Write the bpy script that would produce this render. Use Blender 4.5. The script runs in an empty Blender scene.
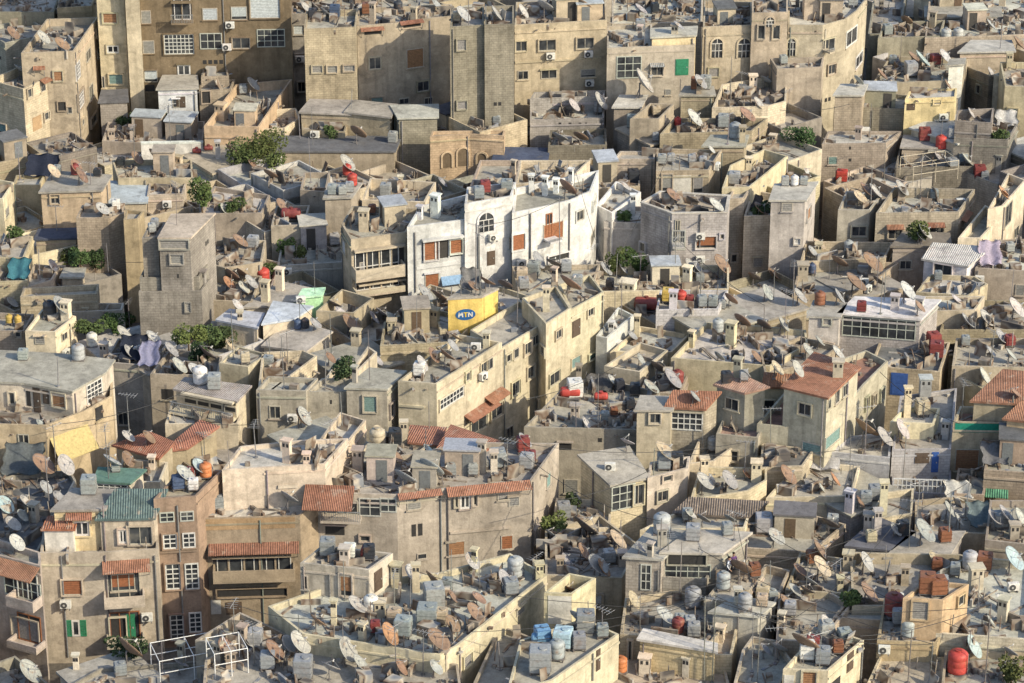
import bpy, bmesh, math, random
from mathutils import Vector, Matrix
from mathutils.bvhtree import BVHTree
random.seed(7)
R = math.radians
sc = bpy.context.scene
COL = sc.collection
rnd = random.random
def ru(a, b): return a + (b - a) * random.random()

# ------------------------------------------------------------------ camera
CAMZ, PITCH, F, W, HH = 106.0, R(25.0), 3024.0, 1024, 683
cam = bpy.data.cameras.new('camera'); camo = bpy.data.objects.new('camera', cam); COL.objects.link(camo)
camo.location = (0, 0, CAMZ); camo.rotation_euler = (math.pi / 2 - PITCH, 0, 0)
cam.sensor_width = 36; cam.lens = 36 * F / W; cam.clip_start = 1; cam.clip_end = 6000
sc.camera = camo
CAM = Vector((0, 0, CAMZ))
FW = Vector((0, math.cos(PITCH), -math.sin(PITCH))); UP = Vector((0, math.sin(PITCH), math.cos(PITCH)))
def ray(px, py): return (FW * F + Vector((px - W / 2, 0, 0)) + UP * (HH / 2 - py)).normalized()
def at(px, py, z):
    d = ray(px, py); t = (z - CAMZ) / d.z
    return CAM + d * t
def proj(p):
    v = Vector(p) - CAM; dd = v.dot(FW)
    return (W / 2 + F * v.x / dd, HH / 2 - F * v.dot(UP) / dd)
def scale_at(p): return F / (Vector(p) - CAM).dot(FW)      # pixels per metre at a point

# ------------------------------------------------------------------ light
SUN_AZ, SUN_EL = R(123), R(31)
to_sun = Vector((math.sin(SUN_AZ) * math.cos(SUN_EL), math.cos(SUN_AZ) * math.cos(SUN_EL), math.sin(SUN_EL)))
sl = bpy.data.lights.new('sun', 'SUN'); so = bpy.data.objects.new('sun', sl); COL.objects.link(so)
sl.energy = 3.5; sl.angle = R(0.5); sl.color = (1.0, 0.895, 0.68)
so.rotation_euler = to_sun.to_track_quat('Z', 'Y').to_euler(); so.location = (60, 120, 150)
wd = bpy.data.worlds.new('World'); sc.world = wd; wd.use_nodes = True
nt = wd.node_tree; sky = nt.nodes.new('ShaderNodeTexSky'); sky.sky_type = 'NISHITA'; sky.sun_disc = False
sky.sun_elevation = SUN_EL; sky.sun_rotation = SUN_AZ; sky.dust_density = 1.5
bg = nt.nodes['Background']; bg.inputs[1].default_value = 0.15
nt.links.new(sky.outputs[0], bg.inputs[0])
sc.view_settings.view_transform = 'Standard'; sc.view_settings.look = 'None'
sc.view_settings.exposure = 0.54; sc.view_settings.gamma = 1
sc.cycles.max_bounces = 5; sc.cycles.diffuse_bounces = 3

# ------------------------------------------------------------------ materials
def newmat(name, rough=.9, spec=.2):
    m = bpy.data.materials.new(name); m.use_nodes = True
    n = m.node_tree.nodes; b = n['Principled BSDF']; b.inputs['Roughness'].default_value = rough
    b.inputs['Specular IOR Level'].default_value = spec
    return m, m.node_tree, b
def nd(t, kind, **kw):
    n = t.nodes.new(kind)
    for k, v in kw.items(): setattr(n, k, v)
    return n
def noise(t, vec, scale, detail=5, rough=.6):
    n = nd(t, 'ShaderNodeTexNoise'); n.inputs['Scale'].default_value = scale; n.inputs['Detail'].default_value = detail
    n.inputs['Roughness'].default_value = rough; t.links.new(vec, n.inputs['Vector']); return n.outputs['Fac']
def ramp(t, fac, stops):
    r = nd(t, 'ShaderNodeValToRGB'); e = r.color_ramp.elements
    while len(e) < len(stops): e.new(.5)
    for q, (p, c) in zip(e, stops): q.position = p; q.color = (c, c, c, 1) if not isinstance(c, tuple) else (*c, 1)
    t.links.new(fac, r.inputs[0]); return r.outputs[0]
def mul(t, a, b, f=1.0, mode='MULTIPLY'):
    m = nd(t, 'ShaderNodeMix', data_type='RGBA', blend_type=mode)
    if isinstance(f, float): m.inputs[0].default_value = f
    else: t.links.new(f, m.inputs[0])
    for s, i in ((a, 6), (b, 7)):
        if isinstance(s, tuple): m.inputs[i].default_value = (*s, 1)
        else: t.links.new(s, m.inputs[i])
    return m.outputs[2]
def mapped(t, vec, sx, sy, sz):
    m = nd(t, 'ShaderNodeMapping'); m.inputs['Scale'].default_value = (sx, sy, sz); t.links.new(vec, m.inputs[0]); return m.outputs[0]
def bump(t, b, h, strength, dist=.05):
    n = nd(t, 'ShaderNodeBump'); n.inputs['Strength'].default_value = strength; n.inputs['Distance'].default_value = dist
    t.links.new(h, n.inputs['Height']); t.links.new(n.outputs[0], b.inputs['Normal'])

def wall_mat(name, brick):
    m, t, b = newmat(name, .93, .1)
    oi = nd(t, 'ShaderNodeObjectInfo'); pos = nd(t, 'ShaderNodeNewGeometry').outputs['Position']; uv = nd(t, 'ShaderNodeTexCoord').outputs['UV']
    c = oi.outputs['Color']
    big = noise(t, pos, .33, 6, .62); mid = noise(t, pos, 1.6, 5); fine = noise(t, pos, 7, 3)
    streak = noise(t, mapped(t, uv, 1.7, .16, 1), 1.0, 4)
    c = mul(t, c, ramp(t, big, [(.28, .70), (.5, .97), (.72, 1.16)]))
    c = mul(t, c, ramp(t, streak, [(.3, .66), (.5, 1.0), (1, 1.08)]), .75)
    c = mul(t, c, ramp(t, mid, [(.3, .78), (.6, 1.06)]), .8)
    c = mul(t, c, ramp(t, fine, [(.3, .84), (.7, 1.1)]), .8)
    patch = noise(t, mapped(t, pos, .5, .5, .8), 1.1, 2)
    c = mul(t, c, ramp(t, patch, [(.36, .84), (.40, 1.0), (.60, 1.0), (.64, 1.13)]))
    if brick:
        br = nd(t, 'ShaderNodeTexBrick'); t.links.new(uv, br.inputs['Vector'])
        br.inputs['Scale'].default_value = 1; br.inputs['Brick Width'].default_value = .42; br.inputs['Row Height'].default_value = .22
        br.inputs['Mortar Size'].default_value = .022; br.inputs['Mortar Smooth'].default_value = .3
        br.inputs['Color1'].default_value = (1.06, 1.05, 1.03, 1); br.inputs['Color2'].default_value = (.9, .89, .88, 1); br.inputs['Mortar'].default_value = (.72, .7, .68, 1)
        c = mul(t, c, br.outputs['Color'], .9)
    t.links.new(c, b.inputs['Base Color']); bump(t, b, fine, .5, .04)
    return m
M = {}
M['plaster'] = wall_mat('plaster', False); M['block'] = wall_mat('block_wall', True)

def deck_mat():
    m, t, b = newmat('roof_screed', .92, .1)
    oi = nd(t, 'ShaderNodeObjectInfo'); pos = nd(t, 'ShaderNodeNewGeometry').outputs['Position']
    c = oi.outputs['Color']
    big = noise(t, pos, .45, 6, .66); mid = noise(t, pos, 1.9, 6, .7); fine = noise(t, pos, 9, 3)
    c = mul(t, c, ramp(t, big, [(.3, .72), (.5, 1.0), (.7, 1.25)]))
    c = mul(t, c, ramp(t, mid, [(.32, .72), (.58, 1.1)]), .85)
    c = mul(t, c, ramp(t, fine, [(.3, .82), (.7, 1.1)]), .8)
    st = noise(t, mapped(t, pos, .9, .9, .9), .8, 3)
    c = mul(t, c, (.13, .12, .115), ramp(t, st, [(.6, 0.), (.66, .38)]), 'MIX')
    t.links.new(c, b.inputs['Base Color']); bump(t, b, mid, .5, .06)
    return m
M['deck'] = deck_mat()

def paint_mat(name, rough, metal=0., rust=.5):
    m, t, b = newmat(name, rough, .4); b.inputs['Metallic'].default_value = metal
    oi = nd(t, 'ShaderNodeObjectInfo'); tc = nd(t, 'ShaderNodeTexCoord').outputs['Object']; pos = nd(t, 'ShaderNodeNewGeometry').outputs['Position']
    c = oi.outputs['Color']; n1 = noise(t, pos, 1.3, 6, .7); n2 = noise(t, pos, 6, 4)
    c = mul(t, c, ramp(t, n2, [(.3, .72), (.65, 1.08)]))
    if rust: c = mul(t, c, (.24, .13, .07), ramp(t, n1, [(.56, 0.), (.70, rust)]), 'MIX')
    t.links.new(c, b.inputs['Base Color']); bump(t, b, n2, .15, .02)
    return m
M['paint'] = paint_mat('weathered_paint', .55, 0, .7); M['steel'] = paint_mat('galvanised_steel', .5, .25, .35)
M['plain'] = paint_mat('dull_paint', .8, 0, 0.); M['cloth'] = paint_mat('cloth', .95, 0, 0.)

def tile_mat(name, freq, u=True):
    m, t, b = newmat(name, .85, .2)
    oi = nd(t, 'ShaderNodeObjectInfo'); uv = nd(t, 'ShaderNodeTexCoord').outputs['UV']; pos = nd(t, 'ShaderNodeNewGeometry').outputs['Position']
    w = nd(t, 'ShaderNodeTexWave'); w.bands_direction = 'X'; w.inputs['Scale'].default_value = freq; w.inputs['Distortion'].default_value = .4; w.inputs['Detail'].default_value = 1
    t.links.new(uv, w.inputs['Vector'])
    n1 = noise(t, pos, .8, 5, .65); n2 = noise(t, pos, 5, 4)
    c = mul(t, oi.outputs['Color'], ramp(t, n1, [(.3, .6), (.5, 1.), (.72, 1.2)]))
    c = mul(t, c, ramp(t, n2, [(.3, .72), (.65, 1.12)]))
    c = mul(t, c, ramp(t, w.outputs['Fac'], [(.0, .7), (.35, 1.0), (1, 1.05)]), .6)
    c = mul(t, c, (.45, .36, .28), ramp(t, noise(t, pos, 1.5, 5), [(.58, 0.), (.68, .5)]), 'MIX')
    t.links.new(c, b.inputs['Base Color']); bump(t, b, w.outputs['Fac'], .8, .06)
    return m
M['tile'] = tile_mat('roof_tiles', 2.6); M['sheet'] = tile_mat('corrugated_sheet', 1.9)

m, t, b = newmat('window_glass', .12, .5); M['glass'] = m
pos = nd(t, 'ShaderNodeNewGeometry').outputs['Position']
t.links.new(ramp(t, noise(t, pos, .9, 2), [(.35, (.02, .022, .026)), (.6, (.06, .065, .07)), (.75, (.16, .15, .13))]), b.inputs['Base Color'])
m, t, b = newmat('leaves', .8, .2); M['leaf'] = m
oi = nd(t, 'ShaderNodeObjectInfo'); pos = nd(t, 'ShaderNodeNewGeometry').outputs['Position']
c = mul(t, oi.outputs['Color'], ramp(t, noise(t, pos, 2.2, 4), [(.3, .5), (.7, 1.5)])); t.links.new(c, b.inputs['Base Color'])
m, t, b = newmat('bark', .95, .1); M['bark'] = m
pos = nd(t, 'ShaderNodeNewGeometry').outputs['Position']; t.links.new(ramp(t, noise(t, pos, 6, 4), [(.3, (.05, .035, .02)), (.7, (.14, .10, .07))]), b.inputs['Base Color'])
m, t, b = newmat('street_dust', .95, .1); M['ground'] = m
pos = nd(t, 'ShaderNodeNewGeometry').outputs['Position']
c = ramp(t, noise(t, pos, .25, 6), [(.3, (.10, .09, .08)), (.7, (.20, .18, .15))]); c = mul(t, c, ramp(t, noise(t, pos, 4, 4), [(.3, .7), (.7, 1.15)])); t.links.new(c, b.inputs['Base Color'])
m, t, b = newmat('rubble', .9, .1); M['rubble'] = m
pos = nd(t, 'ShaderNodeNewGeometry').outputs['Position']
c = ramp(t, noise(t, pos, .7, 1), [(.3, (.10, .09, .085)), (.42, (.30, .26, .21)), (.52, (.16, .11, .08)), (.6, (.42, .38, .32)), (.7, (.2, .21, .23))]); t.links.new(c, b.inputs['Base Color'])
m, t, b = newmat('skin', .6, .3); b.inputs['Base Color'].default_value = (.42, .25, .17, 1); M['skin'] = m
pos = nd(t, 'ShaderNodeNewGeometry').outputs['Position']; t.links.new(ramp(t, noise(t, pos, 12, 2), [(.3, (.36, .21, .14)), (.7, (.46, .29, .2))]), b.inputs['Base Color'])

# ------------------------------------------------------------------ object helpers
def jit(c, a=.06):
    k = 1 + ru(-a, a); return tuple(max(.01, min(.95, x * k * (1 + ru(-a * .3, a * .3)))) for x in c)
def link(name, me, color=None, parent=None, mat=None):
    o = bpy.data.objects.new(name, me); COL.objects.link(o)
    if color is not None: o.color = (*color, 1)
    if parent is not None: o.parent = parent
    return o
def mesh_from(name, bm, mats):
    me = bpy.data.meshes.new(name); bm.to_mesh(me); bm.free()
    for m_ in (mats if isinstance(mats, (list, tuple)) else [mats]): me.materials.append(M[m_])
    return me
def obj(name, bm, mat, color=None, parent=None):
    return link(name, mesh_from(name, bm, mat), color, parent)
def empty(name, loc, rz=0, s=1):
    o = bpy.data.objects.new(name, None); COL.objects.link(o); o.location = loc; o.rotation_euler = (0, 0, rz); o.scale = (s, s, s); o.empty_display_size = .3
    return o
def tag(o, label=None, cat=None, group=None, kind=None):
    if label: o['label'] = label
    if cat: o['category'] = cat
    if group: o['group'] = group
    if kind: o['kind'] = kind
    return o
def hexa(bm, p):        # p: 8 points, bottom ccw 0-3, top 4-7
    v = [bm.verts.new(q) for q in p]
    for f in ((3, 2, 1, 0), (4, 5, 6, 7), (0, 1, 5, 4), (1, 2, 6, 5), (2, 3, 7, 6), (3, 0, 4, 7)): bm.faces.new([v[i] for i in f])
def box(bm, x0, x1, y0, y1, z0, z1, mtx=None):
    p = [Vector(q) for q in ((x0, y0, z0), (x1, y0, z0), (x1, y1, z0), (x0, y1, z0), (x0, y0, z1), (x1, y0, z1), (x1, y1, z1), (x0, y1, z1))]
    if mtx is not None: p = [mtx @ q for q in p]
    hexa(bm, p)
def tube(bm, a, b, r0, r1=None, n=8, cap=True):
    a, b = Vector(a), Vector(b); r1 = r0 if r1 is None else r1
    d = (b - a).normalized(); x = d.orthogonal().normalized(); y = d.cross(x)
    A = [bm.verts.new(a + (x * math.cos(i * 2 * math.pi / n) + y * math.sin(i * 2 * math.pi / n)) * r0) for i in range(n)]
    B = [bm.verts.new(b + (x * math.cos(i * 2 * math.pi / n) + y * math.sin(i * 2 * math.pi / n)) * r1) for i in range(n)]
    for i in range(n): bm.faces.new((A[i], A[(i + 1) % n], B[(i + 1) % n], B[i]))
    if cap: bm.faces.new(A[::-1]); bm.faces.new(B)
def lathe(bm, prof, n=20, axis=None):
    rings = []
    for r, z in prof: rings.append([bm.verts.new((r * math.cos(2 * math.pi * i / n), r * math.sin(2 * math.pi * i / n), z)) for i in range(n)])
    for A, B in zip(rings, rings[1:]):
        for i in range(n): bm.faces.new((A[i], A[(i + 1) % n], B[(i + 1) % n], B[i]))
    bm.faces.new(rings[0][::-1]); bm.faces.new(rings[-1])

# ------------------------------------------------------------------ buildings
BLD = []          # dicts: root, phrase, vols
BV, BF, BID = [], [], []     # ray-cast geometry
def offset_poly(P, d):      # inward for ccw
    n = len(P); out = []
    for i in range(n):
        a, b_, c_ = P[i - 1], P[i], P[(i + 1) % n]
        u = (b_ - a).normalized(); v = (c_ - b_).normalized()
        n1 = Vector((-u.y, u.x)); n2 = Vector((-v.y, v.x)); k = 1 + n1.dot(n2)
        out.append(b_ + (n1 + n2) * (d / max(k, .35)))
    return out
def area2(P): return sum(P[i - 1].x * P[i].y - P[i].x * P[i - 1].y for i in range(len(P)))
def parse(pts, z):
    q = [tuple(float(v) for v in s.split(',')) for s in pts.split()]
    if isinstance(z, (int, float)): zs = [z] * len(q)
    else: zs = list(z)
    P = [at(x, y, h) for (x, y), h in zip(q, zs)]
    if len(P) == 3:
        f = P[0] + P[2] - P[1]; P.append(f); zs.append(zs[0] if len(zs) == 3 else zs[3])
    P2 = [Vector((p.x, p.y)) for p in P]
    if area2(P2) < 0: P2.reverse(); zs.reverse()
    return P2, zs
def add_walls(bm, P, zs, z0, uvl):
    n = len(P); run = 0
    for i in range(n):
        a, b_ = P[i], P[(i + 1) % n]; L = (b_ - a).length
        v = [bm.verts.new(p) for p in ((a.x, a.y, z0), (b_.x, b_.y, z0), (b_.x, b_.y, zs[(i + 1) % n]), (a.x, a.y, zs[i]))]
        f = bm.faces.new(v)
        for lp, c in zip(f.loops, ((run, z0), (run + L, z0), (run + L, zs[(i + 1) % n]), (run, zs[i]))): lp[uvl].uv = c
        run += L
def plan_uv(f, uvl, P, z):
    u = (P[1] - P[0]).normalized(); v = Vector((-u.y, u.x))
    for lp in f.loops:
        q = Vector((lp.vert.co.x, lp.vert.co.y)) - P[0]; lp[uvl].uv = (q.dot(u), q.dot(v))
def style_of(o): return o.get('roof', 'flat')
def desat(c, k=.28):
    l = .3 * c[0] + .55 * c[1] + .15 * c[2]; return tuple(x + (l - x) * k for x in c)
def H(phrase, kind, col, rcol, vols, mat='plaster', extra='', cat='house', z0=0.):
    if kind == 'house' and mat == 'plaster' and rnd() < .3 and 'terrace house' not in phrase and 'tank house' not in phrase: mat = 'block'
    col = desat(col); kk = 1 + ru(-.18, .12); hs = ru(-.03, .06); col = (col[0] * kk, col[1] * 1.015 * kk, col[2] * kk * (1 + hs * 2))
    c0 = parse(vols[0][1], vols[0][0])[0]; cx = sum((p for p in c0), Vector((0, 0))) / len(c0)
    root = empty(kind, (cx.x, cx.y, z0)); bi = len(BLD)
    tag(root, (phrase + ' ' + extra).strip(), cat)
    info = dict(root=root, phrase=phrase, vols=[], col=col, kind=kind, mat=mat); BLD.append(info)
    inv = Matrix.Translation((-cx.x, -cx.y, -z0))
    for vi, vol in enumerate(vols):
        z, pts = vol[0], vol[1]; ph = vol[2] if len(vol) > 2 else .55; o = vol[3] if len(vol) > 3 else {}
        P, zs = parse(pts, z); ztop = max(zs); wc = jit(o.get('col', col), .05); rc = jit(o.get('rcol', rcol), .1)
        if 'rcol' not in o and style_of(o) == 'flat' and max(rcol) > .25: rc = tuple(min(.72, x * 1.0) for x in desat(rc))
        zb = o.get('z0', z0); wm = o.get('mat', mat); style = o.get('roof', 'flat')
        bm = bmesh.new(); uvl = bm.loops.layers.uv.new('UVMap')
        n = len(P)
        flat = style == 'flat' and ph > 0
        if flat:
            add_walls(bm, P, zs, zb, uvl)
            t_ = o.get('t', .16); Q = offset_poly(P, t_); zd = ztop - ph
            for i in range(n):
                j = (i + 1) % n
                v = [bm.verts.new((p.x, p.y, h)) for p, h in ((P[i], ztop), (P[j], ztop), (Q[j], ztop), (Q[i], ztop))]; f = bm.faces.new(v); plan_uv(f, uvl, P, ztop)
                v = [bm.verts.new((p.x, p.y, h)) for p, h in ((Q[j], zd), (Q[i], zd), (Q[i], ztop), (Q[j], ztop))]; f = bm.faces.new(v)
                L = (Q[j] - Q[i]).length
                for lp, cc in zip(f.loops, ((L, zd), (0, zd), (0, ztop), (L, ztop))): lp[uvl].uv = cc
            w_ = obj('wall', bm, wm, wc, root); w_.data.transform(inv)
            bm = bmesh.new(); uvl = bm.loops.layers.uv.new('UVMap'); D = offset_poly(P, t_ - .03)
            f = bm.faces.new([bm.verts.new((p.x, p.y, zd)) for p in D]); plan_uv(f, uvl, P, zd); bmesh.ops.triangulate(bm, faces=bm.faces[:])
            r_ = obj('roof', bm, o.get('rmat', 'deck'), rc, root); r_.data.transform(inv)
            if o.get('coping'):
                bm = bmesh.new(); E = offset_poly(P, -.06); I2 = offset_poly(P, t_ + .05)
                for i in range(n):
                    j = (i + 1) % n
                    hexa(bm, [(E[i].x, E[i].y, ztop + .003), (E[j].x, E[j].y, ztop + .003), (I2[j].x, I2[j].y, ztop + .003), (I2[i].x, I2[i].y, ztop + .003), (E[i].x, E[i].y, ztop + .1), (E[j].x, E[j].y, ztop + .1), (I2[j].x, I2[j].y, ztop + .1), (I2[i].x, I2[i].y, ztop + .1)])
                k_ = obj('coping', bm, 'plaster', jit(o['coping']), root); k_.data.transform(inv)
        else:
            zd = ztop
            zw = [h - .02 for h in zs]; add_walls(bm, P, zw, zb, uvl)
            w_ = obj('wall', bm, wm, wc, root); w_.data.transform(inv)
            ov = o.get('over', .18); th = o.get('th', .16); E = offset_poly(P, -ov)
            bm = bmesh.new(); uvl = bm.loops.layers.uv.new('UVMap')
            lo = [bm.verts.new((p.x, p.y, h)) for p, h in zip(E, zs)]; hi = [bm.verts.new((p.x, p.y, h + th)) for p, h in zip(E, zs)]
            f = bm.faces.new(hi); plan_uv(f, uvl, P if o.get('uvrot') is None else P[1:] + P[:1], 0); g = bm.faces.new(lo[::-1])
            for i in range(n):
                f = bm.faces.new((lo[i], lo[(i + 1) % n], hi[(i + 1) % n], hi[i]))
            bmesh.ops.triangulate(bm, faces=[q for q in bm.faces if len(q.verts) > 4])
            r_ = obj('roof', bm, o.get('rmat', 'deck' if style == 'flat' else style), rc, root); r_.data.transform(inv)
            zd = ztop + th
        info['vols'].append(dict(P=P, zs=zs, zt=ztop, zd=zd, ph=ph, wall=w_, col=wc))
        base = len(BV)
        zl = zs
        for p, h in zip(P, zl): BV.append((p.x, p.y, zb)); BV.append((p.x, p.y, h))
        for i in range(n):
            j = (i + 1) % n
            BF.append((base + 2 * i, base + 2 * j, base + 2 * j + 1, base + 2 * i + 1)); BID.append(('wall', bi, vi, i))
        base = len(BV)
        hs = [zd] * n if flat else zl
        for p, h in zip(P, hs): BV.append((p.x, p.y, h))
        BF.append(tuple(range(base, base + n))); BID.append(('deck', bi, vi, 0))
    return info
def make_bvh():
    global BVH
    v = BV + [(-400, 60, 0), (400, 60, 0), (400, 700, 0), (-400, 700, 0)]; k = len(BV)
    BVH = BVHTree.FromPolygons(v, BF + [(k, k + 1, k + 2, k + 3)], all_triangles=False)
def hit(px, py):
    loc, nrm, idx, d = BVH.ray_cast(CAM, ray(px, py))
    if loc is None: return None
    return loc, (BID[idx] if idx < len(BID) else ('ground', -1, -1, 0))
# ------------------------------------------------------------------ wall features (children of their building)
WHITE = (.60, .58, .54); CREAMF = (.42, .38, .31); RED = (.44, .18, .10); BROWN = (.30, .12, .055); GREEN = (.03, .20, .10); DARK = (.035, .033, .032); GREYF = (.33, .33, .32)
class Fr:       # local frame of a wall
    def __init__(s, bi, vi, ei):
        s.info = BLD[bi]; v = s.info['vols'][vi]; P = v['P']; s.v = v
        a, b_ = P[ei], P[(ei + 1) % len(P)]; s.a = a; s.L = (b_ - a).length; s.u = (b_ - a).normalized(); s.n = Vector((s.u.y, -s.u.x)); s.root = s.info['root']
    def uz(s, px, py, d=0.):    # pixel on the plane d metres out from the wall
        r = ray(px, py); o = s.a + s.n * d; den = r.x * s.n.x + r.y * s.n.y
        t = ((o.x - CAM.x) * s.n.x + (o.y - CAM.y) * s.n.y) / den
        p = CAM + r * t; return (Vector((p.x, p.y)) - s.a).dot(s.u), p.z
    def pt(s, u, z, d):
        q = s.a + s.u * u + s.n * d; return Vector((q.x - s.root.location.x, q.y - s.root.location.y, z - s.root.location.z))
    def box(s, bm, u0, u1, z0, z1, d0, d1):
        hexa(bm, [s.pt(u0, z0, d1), s.pt(u1, z0, d1), s.pt(u1, z0, d0), s.pt(u0, z0, d0), s.pt(u0, z1, d1), s.pt(u1, z1, d1), s.pt(u1, z1, d0), s.pt(u0, z1, d0)])
def frame_boxes(fr, bm, u0, u1, z0, z1, w, d0, d1):
    fr.box(bm, u0, u1, z1 - w, z1, d0, d1); fr.box(bm, u0, u1, z0, z0 + w, d0, d1)
    fr.box(bm, u0, u0 + w, z0 + w, z1 - w, d0, d1); fr.box(bm, u1 - w, u1, z0 + w, z1 - w, d0, d1)
def grid_boxes(fr, bm, u0, u1, z0, z1, nu, nz, w, d0, d1):
    for i in range(1, nu): uu = u0 + (u1 - u0) * i / nu; fr.box(bm, uu - w / 2, uu + w / 2, z0, z1, d0, d1)
    for i in range(1, nz): zz = z0 + (z1 - z0) * i / nz; fr.box(bm, u0, u1, zz - w / 2, zz + w / 2, d0 + .004, d1 - .004)
def surround(fr, u0, u1, z0, z1, name='lintel'):
    bm = bmesh.new(); k = rnd(); w = .09
    if k < .3: fr.box(bm, u0 - .1, u1 + .1, z0 - .09, z0 - .003, -.01, .14)
    elif k < .45: fr.box(bm, u0 - .1, u1 + .1, z1 + .003, z1 + .1, -.01, .22)
    else:
        O_ = ((u0 - w, z0 - w), (u1 + w, z0 - w), (u1 + w, z1 + w), (u0 - w, z1 + w)); I_ = ((u0, z0), (u1, z0), (u1, z1), (u0, z1)); d = ru(.13, .2)
        V = [[bm.verts.new(fr.pt(u, z, dd)) for u, z in Q] for Q, dd in ((O_, -.01), (O_, d), (I_, d), (I_, -.01))]
        for a in range(3):
            for q in range(4): bm.faces.new((V[a][q], V[a][(q + 1) % 4], V[a + 1][(q + 1) % 4], V[a + 1][q]))
        bmesh.ops.recalc_face_normals(bm, faces=bm.faces[:])
    return obj('window_surround', bm, 'plaster', jit(fr.v['col'], .14), fr.root)
def feature(px, py, w, h, st, lab=None):
    hh = hit(px, py)
    if hh is None or hh[1][0] != 'wall': MISS.append((px, py, st, hh and hh[1][0])); return None
    fr = Fr(*hh[1][1:]); par = fr.root
    ua, z_ = fr.uz(px - w / 2, py); ub, _ = fr.uz(px + w / 2, py); _, z1 = fr.uz(px, py - h / 2); _, z0 = fr.uz(px, py + h / 2)
    u0, u1 = min(ua, ub), max(ua, ub); z1 = min(z1, fr.v['zt'] - .05)
    if u1 - u0 > 12: MISS.append((px, py, st, 'grazing')); return None
    u0 = max(u0, .03); u1 = min(u1, fr.L - .03)
    if u1 - u0 < .1 or z1 - z0 < .1: MISS.append((px, py, st, 'small')); return None
    nu = max(1, round((u1 - u0) / .5)); nz = max(1, round((z1 - z0) / .5))
    def pane(mat, col, d=.02, name='pane', p=None):
        bm = bmesh.new(); fr.box(bm, u0 + .03, u1 - .03, z0 + .03, z1 - .03, -.02, d); return obj(name, bm, mat, col, p or par)
    def window(col, nu, nz, wf=.07, bar=.045, sur=True):
        bm = bmesh.new(); frame_boxes(fr, bm, u0, u1, z0, z1, wf, -.01, .07)
        grid_boxes(fr, bm, u0 + wf, u1 - wf, z0 + wf, z1 - wf, nu, nz, bar, .0, .055)
        o = obj('window', bm, 'plain', jit(col), par); pane('glass', None, .022, 'pane', o)
        if sur: s = surround(fr, u0, u1, z0, z1); s.parent = o; s.name = 'sill'
        return o
    if st == 'd': window(CREAMF, min(nu, 2), 1)
    elif st == 'D': pane('plain', DARK, .03, 'opening_shade'); surround(fr, u0, u1, z0, z1)  # near-black flat panel paints the shade inside an unglazed gap
    elif st == 'w': window(WHITE, max(2, round((u1 - u0) / .42)), max(2, round((z1 - z0) / .42)), .09, .07)
    elif st == 'z': window((.45, .46, .40), max(2, round((u1 - u0) / .7)), max(2, round((z1 - z0) / .7)), .08, .06, False)
    elif st == 'W': window(WHITE, 2, 1, .14, .1)
    elif st in 'bsltj':
        c = {'b': BROWN, 's': (.27, .26, .24), 'l': (.5, .53, .54), 't': (.2, .3, .28), 'j': (.30, .16, .08)}[st]
        bm = bmesh.new(); frame_boxes(fr, bm, u0, u1, z0, z1, .06, -.01, .06)
        k = max(4, int((z1 - z0) / .14)); cut = z0 + (z1 - z0) * (random.choice((0, 0, 0, .25)))
        o = obj('window', bm, 'plain', jit(CREAMF), par); surround(fr, u0, u1, z0, z1).parent = o
        bm = bmesh.new()
        for i in range(k):
            a = cut + (z1 - cut) * i / k; b_ = cut + (z1 - cut) * (i + .82) / k; fr.box(bm, u0 + .06, u1 - .06, a, b_, .0, .045)
        obj('shutter', bm, 'plain', jit(c), o)
        pane('glass', None, .015, 'pane', o)
    elif st == 'g':
        wd_ = (u1 - u0) * .3; U0, U1 = u0, u1
        for a, b_ in ((U0, U0 + wd_), (U1 - wd_, U1)):
            bm = bmesh.new(); frame_boxes(fr, bm, a, b_, z0, z1, .06, -.01, .06)
            for i in range(int((z1 - z0) / .13)): fr.box(bm, a + .06, b_ - .06, z0 + .06 + i * .13, z0 + .15 + i * .13, 0, .045)
            obj('shutter', bm, 'plain', jit(GREEN), par)
        u0, u1 = U0 + wd_ + .01, U1 - wd_ - .01; window(WHITE, 1, 1, .12, .05, False)
    elif st in 'GkK':
        bm = bmesh.new(); fr.box(bm, u0, u1, z0, z1, -.01, .05); fr.box(bm, u0 + .1, u1 - .1, z0 + (z1 - z0) * .55, z1 - .12, .052, .07); fr.box(bm, u0 + .1, u1 - .1, z0 + .1, z0 + (z1 - z0) * .48, .052, .07)
        d_ = obj('door', bm, 'plain', jit({'G': GREEN, 'k': (.10, .07, .05), 'K': (.04, .10, .32)}[st]), par)
        bm = bmesh.new(); fr.box(bm, u1 - .2, u1 - .12, z0 + (z1 - z0) * .46, z0 + (z1 - z0) * .52, .05, .1); obj('handle', bm, 'steel', (.4, .4, .38), d_)
    elif st in 'ae':
        # arched opening: pane with half-round head and a raised arch surround
        um, r_ = (u0 + u1) / 2, (u1 - u0) / 2; zs = z1 - r_
        def arch(rr, zb): return [(um - rr, zb)] + [(um - rr * math.cos(math.pi * i / 12), zs + rr * math.sin(math.pi * i / 12)) for i in range(13)] + [(um + rr, zb)]
        bm = bmesh.new(); A = arch(r_, z0); v0 = [bm.verts.new(fr.pt(u, z, -.01)) for u, z in A]; v1 = [bm.verts.new(fr.pt(u, z, .025)) for u, z in A]
        bm.faces.new(v1); [bm.faces.new((v0[i], v0[i - 1], v1[i - 1], v1[i])) for i in range(len(A))]; bmesh.ops.recalc_face_normals(bm, faces=bm.faces[:])
        if st == 'a': p_ = obj('pane', bm, 'glass', None, par)
        else: p_ = obj('niche_shade', bm, 'plaster', tuple(x * .35 for x in fr.v['col']), par)  # flush panel in darkened wall colour, painting a recess's shade
        bm = bmesh.new(); O_ = arch(r_ + .16, z0); I_ = arch(r_ - .01, z0)
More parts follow.
